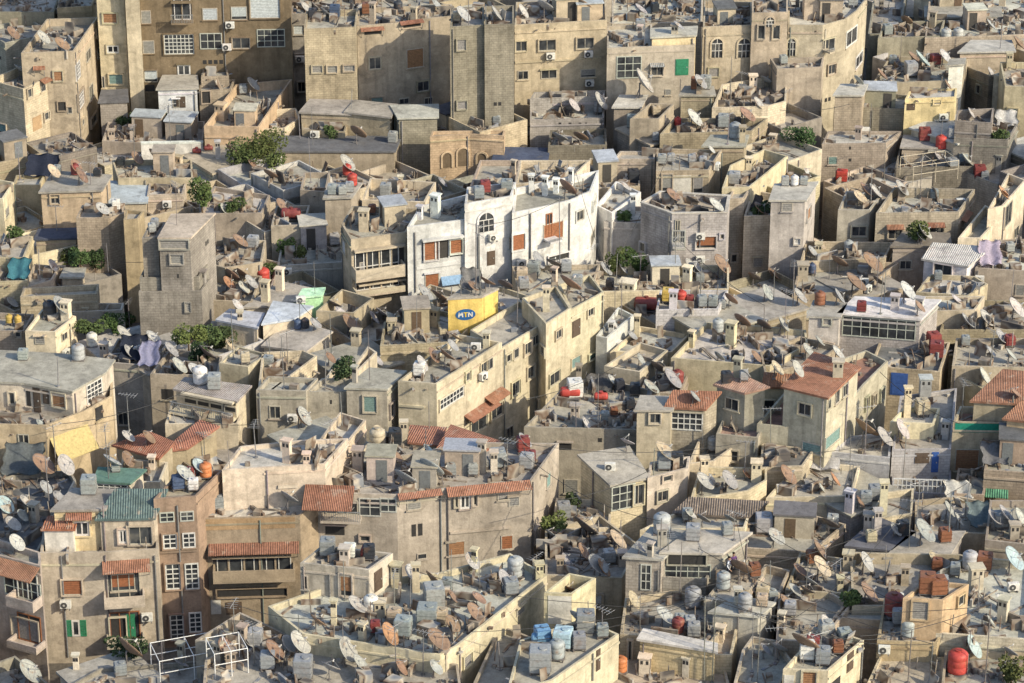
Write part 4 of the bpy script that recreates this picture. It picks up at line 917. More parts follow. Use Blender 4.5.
def add_low():
    base_bvh = BVH; new = []
    for i in range(-36, 48):
        for j in range(-8, 72):
            gx, gy = i * cell, 100 + j * cell; x0 = gx * ca - (gy - 220) * sa; y0 = gx * sa + (gy - 220) * ca + 220
            if not (90 < y0 < 330): continue
            nz = [v['zt'] for b_ in BLD[:NHAND] for v in b_['vols'][:1] if abs(b_['root'].location.x - x0) < 11 and abs(b_['root'].location.y - y0) < 11]
            if not nz: continue
            z = max(4.2, sum(nz) / len(nz) - ru(.4, 2.2)); ok = False
            for _ in range(8):
                px, py = proj((x0, y0, z))
                if -20 < px < W + 20 and -10 < py < HH + 15 and not any(inside(px, py, s_) for s_ in STREETS):
                    qs = [proj((x0 + (a * ca - b_ * sa) * cell, y0 + (a * sa + b_ * ca) * cell, z)) for a in (-.5, .5) for b_ in (-.5, .5)]
                    X0, X1 = min(q[0] for q in qs) - 1, max(q[0] for q in qs) + 1; Y0, Y1 = min(q[1] for q in qs) - 1, max(q[1] for q in qs) + 12
                    if not any(X0 < a + c * .4 and X1 > a - c * .4 and Y0 < b_ + d * .4 and Y1 > b_ - d * .4 for a, b_, c, d in rects):
                        vis = bad = 0
                        for a in (-.5, -.25, 0, .25, .5):
                            for b_ in (-.5, -.25, 0, .25, .5):
                                q = Vector((x0 + (a * ca - b_ * sa) * cell, y0 + (a * sa + b_ * ca) * cell, z)); D_ = (q - CAM).length
                                loc, nr, idx, d = base_bvh.ray_cast(CAM, (q - CAM).normalized())
                                if loc is None or d < D_: continue
                                if idx < len(BID):
                                    kk_, b2, v2, _e = BID[idx]
                                    if kk_ == 'deck' or loc.z > BLD[b2]['vols'][v2]['zt'] - 1.3: bad += 1; continue
                                vis += 1
                        if vis >= 5 and bad <= 3: ok = True; break
                z -= .6
                if z < 3.4: break
            if not ok: continue
            a1 = ru(-.1, .1); hw, hd = cell * ru(.44, .5), cell * ru(.44, .5); c2, s2 = math.cos(ang + a1), math.sin(ang + a1)
            pts = ' '.join('%.2f,%.2f' % proj((x0 + (a * hw * c2 - b_ * hd * s2), y0 + (a * hw * s2 + b_ * hd * c2), z)) for a, b_ in ((-1, -1), (1, -1), (1, 1), (-1, 1)))
            new.append((px, py, z, pts))
    for px, py, z, pts in new:
        col, hue = random.choice(HUE); near = sorted(hand, key=lambda h: (h[1] - px) ** 2 + 3 * (h[2] - py) ** 2)[:8]; lab = None
        for bi, hx, hy in near:
            dx, dy = px - hx, (py - hy) * 1.7
            rel = ('right of' if dx > 0 else 'left of') if abs(dx) > abs(dy) else ('in front of' if dy > 0 else 'behind')
            lab = 'low %s house %s the %s' % (hue, rel, BLD[bi]['phrase'])
            if lab not in used: break
        used.add(lab)
        b_ = H(lab, 'low_house', col, random.choice((rG, rL, rT, rG)), [(z, pts, random.choice((.4, .6, 0, .8)))], random.choice(('plaster', 'block')))
        b_['low'] = True
add_low(); make_bvh()

for bi, info in enumerate(list(BLD)):
    for vi, v in enumerate(info['vols']):
        P = v['P']
        for ei in range(len(P)):
            fr = Fr(bi, vi, ei)
            if fr.L < 2.2: continue
            for k in range(int(fr.L / 2.4)):
                for lv in range(4):
                    u = 1.2 + k * 2.4 + ru(-.3, .3); zz = v['zt'] - 1.7 - lv * 2.9 + ru(-.15, .15)
                    q = fr.a + fr.u * u; p3 = Vector((q.x, q.y, zz)); d = (p3 - CAM).normalized()
                    if zz < 1.5 or d.x * fr.n.x + d.y * fr.n.y > -.12: continue
                    loc, nr, idx, dist = BVH.ray_cast(CAM, d)
                    if idx is None or idx >= len(BID) or BID[idx][1:] != (bi, vi, ei): continue
                    px, py = proj(p3)
                    if not (-5 < px < W + 5 and -5 < py < HH + 5): continue
                    # keep the whole opening visible
                    lo = Vector((q.x, q.y, zz - .8)); l2, _, i2, _ = BVH.ray_cast(CAM, (lo - CAM).normalized())
                    if i2 is None or i2 >= len(BID) or BID[i2][1:] != (bi, vi, ei): continue
                    s_ = scale_at(p3); foreshort = abs(d.x * fr.n.x + d.y * fr.n.y)
                    w = max(2.5, ru(.7, 1.05) * s_ * max(.3, abs(fr.u.x))); h = ru(.8, 1.15) * s_ * .9
                    if rnd() < .5 or not clear(px, py, w + 5, h + 4): continue
                    st = random.choice('ddsssjDvdlt')
                    if st == 'v': h *= .35
                    rects.append([px, py, w, h]); feature(px, py, w, h, st)


# slab bands, rain pipes and wall-hung machines on the bare walls
random.seed(33)
nac = 0; ACQ = []
for bi, info in enumerate(list(BLD)):
    for vi, v in enumerate(info['vols']):
        P = v['P']
        for ei in range(len(P)):
            fr = Fr(bi, vi, ei)
            if fr.L < 3: continue
            q = fr.a + fr.u * fr.L * .5; p3 = Vector((q.x, q.y, v['zt'] - .8)); d = (p3 - CAM).normalized()
            if d.x * fr.n.x + d.y * fr.n.y > -.15: continue
            loc, nr, idx, dist = BVH.ray_cast(CAM, d)
            if idx is None or idx >= len(BID) or BID[idx][1:] != (bi, vi, ei): continue
            if rnd() < .5 and v['zt'] > 6 and len(set(round(h, 2) for h in v['zs'])) == 1:
                bm = bmesh.new(); zz = v['zt'] - (v['ph'] or .25) - .1; fr.box(bm, .02, fr.L - .02, zz - .14, zz, -.01, ru(.05, .1)); 
                obj('slab_band', bm, 'plaster', jit(fr.v['col'], .16), info['root'])
            if rnd() < .45:
                u = random.choice((.25, fr.L - .25, fr.L * ru(.3, .7))); bm = bmesh.new(); tube(bm, fr.pt(u, .5, .07), fr.pt(u, v['zt'] - .2, .07), .05, n=6); obj('drainpipe', bm, 'plain', jit((.22, .21, .2), .3), info['root'])
            if rnd() < .16:
                u = fr.L * ru(.2, .8); q = fr.a + fr.u * u; px, py = proj((q.x, q.y, v['zt'] - ru(1.4, 2.4)))
                if clear(px, py, 10, 8): ACQ.append((px, py)); rects.append([px, py, 9, 7])
# white railing along the front of the shaded house's lower deck
for b_ in BLD:
    if b_['phrase'] == 'shaded house with white railing':
        v = b_['vols'][1]; bi_ = BLD.index(b_)
        ei = min(range(len(v['P'])), key=lambda e: v['P'][e].y + v['P'][(e + 1) % len(v['P'])].y); fr = Fr(bi_, 1, ei); bm = bmesh.new(); zt = v['zt']
        fr.box(bm, .05, fr.L - .05, zt + 1.0, zt + 1.07, -.12, -.05); fr.box(bm, .05, fr.L - .05, zt + .5, zt + .55, -.11, -.06)
        for i in range(14): u = .08 + (fr.L - .2) * i / 13; fr.box(bm, u - .03, u + .03, zt - .02, zt + 1.0, -.115, -.055)
        obj('railing', bm, 'plain', (.62, .62, .60), b_['root'])
# satellite dishes: centre x, y, long axis in pixels, finish
DISHES = '''
155,154,17,r 136,159,14,r 178,121,18,g 252,38,15,g 205,53,6,w 138,79,8,w 5,49,15,r 61,45,16,r 232,152,18,r 252,165,12,r 92,153,12,g 75,160,14,r 20,70,14,g
346,164,18,w 324,12,12,g 462,15,17,g 495,14,16,g 305,8,12,w 436,5,12,g 522,12,15,w 545,8,18,g 582,8,19,r 600,96,19,w 573,103,14,w 644,82,26,w 559,138,16,g 580,138,15,r 703,97,16,g 693,119,19,w 746,107,18,r 758,106,14,w 714,149,9,w 768,67,12,g 684,30,12,g 640,10,14,g
858,52,12,g 921,60,19,t 913,58,14,r 944,57,15,w 947,82,11,r 1018,44,16,r 966,160,15,w 938,158,13,g 970,113,11,w 990,74,12,w 905,20,12,r 990,25,12,g 840,165,9,g 807,166,10,w 880,75,13,r 872,95,14,g
97,239,14,w 61,299,19,g 48,297,15,k 123,335,17,w 155,338,16,w 243,288,13,w 237,295,13,w 228,284,14,o 231,273,16,r 250,283,15,w 215,291,12,w 239,242,16,r 243,262,15,r 56,264,12,g 222,210,10,w 232,204,10,r 192,330,12,w 12,290,12,g
266,176,14,r 279,201,15,r 391,292,14,w 339,315,13,w 350,316,22,r 424,294,18,g 438,297,16,r 457,329,13,r 491,269,16,r 383,309,14,g 315,321,12,g 442,183,12,g 372,318,13,g 402,316,12,r 470,306,12,r 505,270,14,k 330,305,14,k
537,252,17,g 569,285,22,r 553,264,14,k 672,196,15,r 715,206,16,w 692,201,13,k 690,264,16,w 697,268,14,g 724,263,20,r 747,237,16,r 741,317,17,r 763,319,14,k 730,300,14,r 766,293,15,w 625,187,12,w 605,270,14,g 622,268,13,g 776,262,12,r 610,345,11,w 632,336,10,g 752,262,13,k
899,176,17,w 874,189,16,w 865,184,17,r 859,198,15,c 818,240,14,c 838,259,17,r 851,278,22,r 871,264,22,r 918,258,17,w 799,297,16,w 782,320,16,w 838,290,15,g 966,316,16,g 985,319,17,w 1015,309,20,w 1005,195,11,r 773,266,12,r 942,172,13,g 905,252,12,g 935,312,13,r 1000,330,14,g 956,300,12,w 812,252,12,g 878,282,13,k 820,330,12,g
64,463,19,w 42,463,22,r 111,449,17,g 124,459,15,r 126,434,13,w 148,438,14,r 152,387,17,w 195,369,17,w 206,354,19,k 229,345,12,c 184,475,18,w 199,467,15,t 4,506,17,t 25,502,13,w 107,345,13,w 168,350,16,g 30,440,11,g 12,525,15,w 22,516,12,w 8,485,15,r 45,488,13,g 60,497,12,g 140,352,12,g 128,352,13,w
418,360,15,w 429,351,15,r 446,356,16,r 404,479,21,g 430,470,23,g 428,451,13,t 376,423,15,c 443,473,15,r 392,456,12,r 452,346,13,g 318,362,12,r 380,362,11,g 440,352,12,k 404,350,12,g 525,434,15,g 505,462,12,g
612,372,12,w 650,388,16,w 671,380,20,g 571,452,12,w 627,438,14,g 664,442,22,c 697,483,18,w 728,481,18,g 711,479,10,w 658,369,18,k 575,470,12,g 700,398,12,g 757,357,13,r 776,364,15,c 793,357,16,w 807,351,14,w 837,349,15,w 865,430,24,r 883,438,19,w 898,431,19,w 983,371,17,w 780,470,19,r 821,488,9,w 848,489,12,w 834,480,14,o 747,460,9,o 745,375,11,g 690,372,12,g 715,360,11,g 640,360,12,g 1010,355,13,w 990,352,12,g 1015,395,12,r
128,650,24,r 35,656,22,w 15,536,16,w 317,622,16,r 356,606,18,w 347,640,22,w 362,628,16,g 300,642,21,w 288,645,16,w 273,652,20,r 386,638,20,o 440,648,22,r 411,555,16,w 471,549,16,w 432,580,17,r 503,580,17,g 478,599,14,r 473,613,17,r 451,625,16,r 359,664,16,w 463,674,16,t 435,668,14,g 452,597,12,r 330,668,16,g 400,668,15,r 245,640,14,w 180,664,14,g
584,528,24,k 616,541,19,c 582,552,15,r 539,565,15,c 602,589,20,w 614,596,17,o 627,600,16,c 664,617,19,w 579,616,16,g 740,569,19,r 765,650,12,g 545,520,12,g 565,560,12,g 600,560,12,k 640,548,11,g 575,575,13,r 703,520,14,g 690,515,12,w 730,520,13,g 760,512,13,r
818,540,19,r 842,526,16,k 820,568,20,c 812,582,14,g 794,591,15,w 806,584,15,k 865,563,18,w 859,553,10,c 867,587,20,r 825,618,16,w 797,635,24,r 935,556,13,c 971,559,14,o 1012,560,22,t 1005,516,19,g 1019,519,18,w 970,645,20,t 783,640,15,g 775,538,17,w 948,510,15,w 958,520,13,w 988,520,17,w 780,600,13,r 830,655,12,g 792,560,14,r 895,530,13,g 925,520,13,r 805,515,14,g 790,500,13,w 860,505,12,r 1000,600,13,w 990,622,12,w 1010,640,14,g 880,505,12,w
'''
for tok in DISHES.split():
    a = tok.split(','); dish(float(a[0]), float(a[1]), float(a[2]), a[3])

# water tanks: foot centre x, y, width in pixels, finish, form (b box, c upright round, h lying drum)
TANKS = '''
193,153,9,d,h 204,152,9,d,h 115,162,9,k,b 75,166,9,d,c 57,165,9,g,b 100,165,9,k,b
696,70,13,n,b 712,70,13,g,b 674,113,7,r,c 728,114,13,g,b 662,166,10,g,b 671,164,9,g,b 692,166,9,g,b 703,167,9,g,b 656,156,8,t,b 722,118,9,k,c 742,122,8,k,b 945,44,10,g,c 957,44,10,g,c 925,138,14,d,b 941,139,11,r,c 893,66,9,t,b 911,78,14,t,b 777,4,12,t,b 640,28,11,t,b 655,14,9,k,b 310,12,10,k,b 360,8,12,n,b 335,10,12,b,b 780,60,9,g,b
9,326,7,y,c 18,327,7,y,c 332,197,10,g,b 342,197,10,g,b 352,195,10,g,b 347,178,9,r,c 358,186,10,r,c 291,222,20,d,h 263,287,13,r,c 479,201,12,t,b 483,186,12,d,b 148,230,9,g,b 155,228,9,t,b 372,212,9,n,b
681,307,11,r,c 690,307,9,d,b 702,309,11,t,b 713,309,11,g,b 722,308,9,t,b 668,304,14,y,b 645,302,24,d,h 576,283,12,t,b 534,278,14,t,b 570,270,12,g,b 700,285,10,t,b 610,290,9,k,b
784,187,9,g,b 795,187,8,w,c 806,186,9,g,b 829,182,13,r,b 836,180,9,d,c 803,275,8,b,c 812,276,8,b,c 820,308,11,n,c 1010,254,10,g,b 970,183,14,d,b 985,182,9,t,b 1012,335,12,d,b 942,340,15,d,b 850,250,10,t,c 955,184,13,t,b 935,272,9,t,b 958,332,10,t,b
178,492,15,b,b 170,490,10,k,b 217,474,12,o,c 190,482,11,d,b 268,370,12,t,b 395,448,16,k,b 370,470,12,t,b 561,398,20,r,h 601,404,14,r,h 536,442,15,d,b 531,464,11,d,b 575,400,18,w,b 660,470,16,t,b 668,463,10,g,b 498,470,18,t,b 484,470,11,g,b 943,360,17,d,b 875,503,15,t,b 866,508,14,t,b 605,424,10,t,b 614,418,9,n,b 630,412,11,k,b 720,372,12,k,b 735,362,9,k,b 747,370,10,g,b 780,365,10,k,b 115,460,10,g,b 90,466,18,t,b 640,384,12,k,b 622,384,11,k,b 260,340,9,b,c 298,332,8,b,c 305,331,8,k,c
326,558,18,t,b 379,556,13,d,b 369,562,14,k,b 352,549,15,w,b 371,617,15,w,c 394,627,16,c,b 403,639,20,t,b 427,630,24,t,b 434,612,24,g,b 447,594,13,t,b 375,636,12,d,b 303,682,22,t,b 540,676,26,t,b 537,645,20,B,h 537,633,18,B,b 563,651,22,l,b 579,652,16,t,b 592,630,22,t,b 608,628,14,t,b 619,676,13,o,c 680,629,13,g,b 690,632,13,g,b 702,634,13,k,b 700,605,16,t,c 712,598,14,t,c 745,601,14,c,b 763,603,16,c,b 882,612,19,d,c 897,612,15,w,b 918,596,20,n,b 938,598,20,n,b 947,583,14,t,b 955,578,12,t,b 958,678,20,r,c 823,667,18,t,b 838,656,13,n,b 847,645,16,t,b 827,634,17,g,b 897,537,9,w,b 905,538,15,k,b 793,665,18,w,b 775,610,12,t,b 764,535,20,g,b 810,555,14,n,b 945,545,14,n,b 790,618,14,g,b 950,668,12,b,c 985,555,18,n,b 742,640,14,t,c 775,528,11,k,b 440,606,12,k,b
'''
for tok in TANKS.split():
    a = tok.split(','); tank(float(a[0]), float(a[1]), float(a[2]), a[3], a[4])

# chimneys: x, top y, foot y, width
CHIM = '''
210,107,124,12 545,176,196,6 556,178,194,6 528,168,188,6 571,168,186,5 515,160,180,5 656,298,320,9 628,282,298,18 634,302,326,6 907,386,418,8 925,372,396,13 838,360,380,12 760,450,472,12 737,356,378,9 578,352,378,6 482,440,474,9 494,450,478,8 575,404,424,10 1003,597,624,11 976,566,590,15 916,572,590,10 905,565,586,9 731,322,348,11 348,440,466,12 404,420,444,8 334,598,626,6 450,638,660,8 355,358,378,4 364,210,232,11 441,22,40,7 797,250,268,12 1000,45,62,6 700,455,480,9 785,493,508,9 645,655,676,13 720,622,640,10 647,460,474,7 883,480,516,9 865,500,522,10 849,496,520,10 546,560,582,9 560,556,574,8 702,98,112,6 753,75,92,9 205,245,262,9 420,205,220,6 690,330,348,6 330,460,476,8 600,350,366,6 640,560,576,4 840,575,592,7 945,420,440,9 152,455,470,7 86,306,316,6 240,310,322,6 380,600,618,12 640,25,38,5
'''
for tok in CHIM.split():
    a = [float(v) for v in tok.split(',')]; chimney(*a)
for tok in '230,24 227,46 550,55 588,53 589,82 66,602 147,615 884,647 287,270 300,298 520,262 1012,590 865,288 492,236 300,58 700,235 390,288 476,350 610,470 960,205 480,375 700,258 560,262'.split():
    ac(*[float(v) for v in tok.split(',')], w=9)
for px, py in ACQ: ac(px, py, w=9)
# poles and aerials: x, top, foot, aerial?
POLES = '''
430,0,30,0 560,190,262,0 704,590,680,1 712,590,683,0 752,610,672,1 757,600,683,0 985,600,683,0 908,628,683,0 816,640,683,1 930,640,683,0 850,480,530,1 540,540,566,1 697,545,580,0 663,530,580,1 240,0,20,0 598,380,440,0 470,0,40,1 345,560,600,0 455,540,570,0 620,520,548,0 745,510,540,1 850,300,340,0 920,150,190,1 872,170,210,0 790,220,250,0 765,300,330,0 700,260,300,1 616,255,285,0 640,255,280,1 480,230,300,1 492,240,300,1 416,300,350,0 300,300,330,1 270,330,360,0 350,90,110,0 300,90,115,0 635,40,60,1 730,130,160,1 670,145,175,0 900,30,60,1 1000,20,50,0 880,110,150,0 940,120,150,1 130,300,330,1 40,250,280,0 20,150,180,1 95,150,170,0 60,360,390,0 110,430,460,1 130,380,430,1 205,430,460,1 230,440,470,0 330,420,445,1 425,420,450,0 560,420,450,1 700,420,450,0 650,450,480,0 745,430,470,1 800,320,350,0 955,380,420,1 990,330,370,1 1010,270,310,0 965,480,520,0 915,480,540,1 948,490,545,0 605,590,620,1 640,590,630,0 770,560,600,0 835,560,590,1 885,545,580,0 395,570,620,1 410,565,615,0 300,600,640,0 235,600,640,1 500,640,670,0 480,560,590,1 590,590,620,0
'''
for tok in POLES.split():
    a = [float(v) for v in tok.split(',')]; pole(a[0], a[1], a[2], int(a[3]))
# greenery: x, foot y, w, h, kind
G1, G2, G3 = (.065, .095, .032), (.10, .125, .04), (.042, .066, .026)
for x, y, w, h, c, k, l in ((262, 170, 34, 26, G2, 'tree', 'pale leaved'), (244, 170, 24, 20, G1, 'bush', 'low spreading'), (274, 166, 14, 14, G2, 'bush', 'small'), (202, 206, 16, 26, G1, 'tree', 'bushy'), (70, 262, 16, 14, G2, 'bush', 'pale leaved'), (80, 266, 14, 16, G1, 'bush', 'bushy'), (95, 270, 13, 20, G3, 'tree', 'dark'), (90, 330, 22, 16, G1, 'tree', 'round crowned'), (113, 328, 16, 13, G1, 'bush', 'medium sized'), (126, 330, 12, 10, G3, 'bush', 'dark'), (188, 352, 22, 20, G2, 'tree', 'yellowish'), (208, 352, 20, 18, G1, 'tree', 'leafy'), (224, 350, 18, 14, G3, 'bush', 'dark'), (200, 366, 16, 14, G3, 'bush', 'dense dark'), (228, 222, 18, 10, G1, 'bush', 'low'), (300, 262, 10, 10, G2, 'bush', 'fresh looking'), (279, 272, 14, 14, G1, 'bush', 'hanging'), (331, 138, 10, 12, G1, 'bush', 'small'), (343, 382, 18, 22, G3, 'bush', 'dark trailing'), (616, 262, 14, 20, G2, 'bush', 'climbing'), (634, 262, 18, 18, G1, 'bush', 'leafy'), (605, 250, 10, 10, G1, 'bush', 'small'), (553, 512, 18, 16, G2, 'bush', 'leafy'), (571, 512, 14, 12, G3, 'bush', 'round dark'), (850, 613, 16, 14, G1, 'potted_plant', 'spiky'), (900, 262, 18, 16, G2, 'bush', 'broad leaved'), (1012, 690, 18, 24, G2, 'bush', 'leafy'), (170, 116, 12, 12, G1, 'bush', 'fresh'), (127, 122, 16, 10, G1, 'bush', 'scrubby'), (756, 250, 14, 14, G3, 'bush', 'shaded'), (800, 150, 22, 14, G3, 'bush', 'shaded'), (124, 660, 30, 14, G3, 'bush', 'wide dark'), (912, 258, 12, 10, G1, 'bush', 'low'), (280, 252, 12, 10, G1, 'bush', 'young'), (16, 236, 14, 8, G1, 'bush', 'low'), (1003, 145, 12, 10, G1, 'potted_plant', 'small')):
    bush(x, y, w * 1.65, h * 1.4, c, k, lab=l)
# ------------------------------------------------------------------ the yellow shelter's emblem
hh_ = hit(465, 314)
if hh_ and hh_[1][0] == 'wall':
    fr = Fr(*hh_[1][1:]); cu, cz = fr.uz(465.5, 314.5); _, zt = fr.uz(465.5, 309); rz = zt - cz; ur, _ = fr.uz(475.5, 314.5); rw = abs(ur - cu)
    bm = bmesh.new(); N_ = 32
    a0 = [bm.verts.new(fr.pt(cu + rw * math.cos(i * 2 * math.pi / N_), cz + rz * math.sin(i * 2 * math.pi / N_), .03)) for i in range(N_)]
    a1 = [bm.verts.new(fr.pt(cu + rw * math.cos(i * 2 * math.pi / N_), cz + rz * math.sin(i * 2 * math.pi / N_), -.01)) for i in range(N_)]
    bm.faces.new(a0)
    for i in range(N_): bm.faces.new((a1[i], a1[(i + 1) % N_], a0[(i + 1) % N_], a0[i]))
    lg = obj('emblem', bm, 'plain', (.015, .10, .28), fr.root)
    def stroke(bm, x0, y0, x1, y1, w, L):
        d = Vector((x1 - x0, y1 - y0)).normalized(); n = Vector((-d.y, d.x)) * w / 2; q = [Vector((x0, y0)) + n, Vector((x0, y0)) - n, Vector((x1, y1)) - n, Vector((x1, y1)) + n]
        def g(p, dd): return fr.pt(cu + (p.x + L) * rw, cz + p.y * rz, dd)
        hexa(bm, [g(q[0], .033), g(q[1], .033), g(q[2], .033), g(q[3], .033), g(q[0], .05), g(q[1], .05), g(q[2], .05), g(q[3], .05)])
    for nm, L, col, st in (('letter', -.68, WHITE, ((0, -.42, .05, .42), (.05, .42, .2, -.15), (.2, -.15, .35, .42), (.35, .42, .4, -.42))), ('letter', -.2, (.75, .5, .03), ((0, .36, .42, .36), (.21, .34, .21, -.42))), ('letter', .3, WHITE, ((0, -.42, 0, .42), (0, .42, .36, -.42), (.36, -.42, .36, .42)))):
        bm = bmesh.new()
        for s4 in st: stroke(bm, *s4, .13, L)
        bmesh.ops.recalc_face_normals(bm, faces=bm.faces[:]); obj(nm, bm, 'plain', col, lg)

# ------------------------------------------------------------------ cloth, frames, people
def drape(px, py, w, d, hgt, col, label, name='tarpaulin', rz=0., sag=.3):
    f = on_roof(px, py)
    if f is None: return
    z, bi, vi, dy = f; p = settle(at(px, py + dy, z), bi, vi, .2); s_ = scale_at(p); a, b_ = w / s_, d / s_ / .42
    nx, ny = 14, 10; root = empty(name, (p.x, p.y, z), rz); bm = bmesh.new(); g = []
    ph = [ru(0, 6) for _ in range(4)]
    for i in range(nx + 1):
        for j in range(ny + 1):
            x, y = a * (i / nx - .5), b_ * (j / ny)
            zz = hgt * (.35 + .65 * j / ny) - sag * math.sin(math.pi * i / nx) * math.sin(math.pi * j / ny) + .08 * math.sin(6 * x / max(a, .1) * 2 + ph[0]) + .06 * math.sin(9 * y / b_ + ph[1] + x)
            g.append(bm.verts.new((x + .1 * math.sin(5 * y + ph[2]), y, max(.08, zz))))
    for i in range(nx):
        for j in range(ny): bm.faces.new((g[i * (ny + 1) + j], g[(i + 1) * (ny + 1) + j], g[(i + 1) * (ny + 1) + j + 1], g[i * (ny + 1) + j + 1]))
    for q in bm.faces: q.smooth = True
    ret = bmesh.ops.solidify(bm, geom=bm.faces[:], thickness=.02); obj('sheet', bm, 'cloth', col, root)
    for x, y, h_ in ((-a / 2, 0, hgt * .35), (a / 2, 0, hgt * .35), (-a / 2, b_, hgt), (a / 2, b_, hgt)): bm = bmesh.new(); tube(bm, (x, y, 0), (x, y, h_ + .1), .03, n=6); obj('post', bm, 'steel', (.25, .24, .22), root)
    tag(root, label, 'tarpaulin' if name == 'tarpaulin' else 'laundry')
drape(822, 474, 38, 14, 1.1, (.70, .68, .66), 'crumpled white tarpaulin above the rubbish roof, right of dark slab')
drape(1008, 130, 22, 10, 1.1, (.72, .70, .66), 'white tarpaulin hung beside the big stone house at right')
drape(986, 276, 22, 12, 1.9, (.64, .56, .66), 'pale lavender bedsheets hung by the white roofed corner shed', 'laundry')
drape(40, 171, 32, 16, 1.1, (.045, .055, .09), 'dark blue tarpaulin strung below the stone house at far left')
drape(996, 470, 26, 12, 1.2, (.26, .26, .27), 'grey ragged cloth over brown shutters at right edge')
drape(128, 378, 26, 14, 1.5, (.04, .05, .08), 'black sagging tarpaulin in yard behind yellow awning house')
drape(148, 366, 20, 12, 1.8, (.42, .42, .58), 'pale violet sheet beside black tarpaulin', 'laundry')
drape(960, 500, 26, 12, .8, (.74, .72, .66), 'white plastic sheeting heaped on rubbish roof')
drape(20, 480, 40, 20, 1.4, (.20, .22, .22), 'grey green tarpaulin over tank yard at left edge')
drape(748, 203, 22, 9, .8, (.10, .10, .11), 'dark tarpaulin on grey corner house roof')
drape(455, 318, 20, 10, 1.5, (.30, .29, .28), 'grey netting sheet left of the yellow shelter')
drape(20, 285, 22, 10, 1.4, (.10, .30, .36), 'teal plastic cover at left edge in shade')
drape(985, 535, 24, 14, 1.3, (.23, .29, .30), 'blue grey cover at right near rusty bin')
drape(600, 395, 26, 12, .8, (.20, .19, .18), 'charcoal sheet on scrap terrace')

def pergola(px, py, w, d, h, label, col=(.72, .71, .68)):
    z, bi, vi, dy = on_roof(px, py); p = at(px, py + dy, z); s_ = scale_at(p); a, b_, hh = w / s_, d / s_ / .42, h / s_ / .906
    root = empty('pipe_frame', (p.x, p.y, z), R(20))
    for x in (-a / 2, 0, a / 2):
        for y in (0, b_): bm = bmesh.new(); tube(bm, (x, y, 0), (x, y, hh), .035, n=8); obj('post', bm, 'plain', col, root)
    for y in (0, b_):
        for zz in (hh, hh * .55): bm = bmesh.new(); tube(bm, (-a / 2, y, zz), (a / 2, y, zz), .03, n=8); obj('rail', bm, 'plain', col, root)
    for x in (-a / 2, 0, a / 2): bm = bmesh.new(); tube(bm, (x, 0, hh), (x, b_, hh), .03, n=8); obj('rail', bm, 'plain', col, root)
    tag(root, label, 'pipe frame')
pergola(195, 682, 70, 16, 28, 'white pipe frame on low roof at bottom left')
pergola(232, 676, 34, 14, 26, 'smaller white pipe frame right of the large one')
pergola(352, 462, 24, 10, 16, 'rusty pipe frame behind tiled eaves', (.25, .18, .13))
pergola(935, 182, 50, 12, 18, 'pale canopy frame over terrace below stone house', (.55, .48, .36))

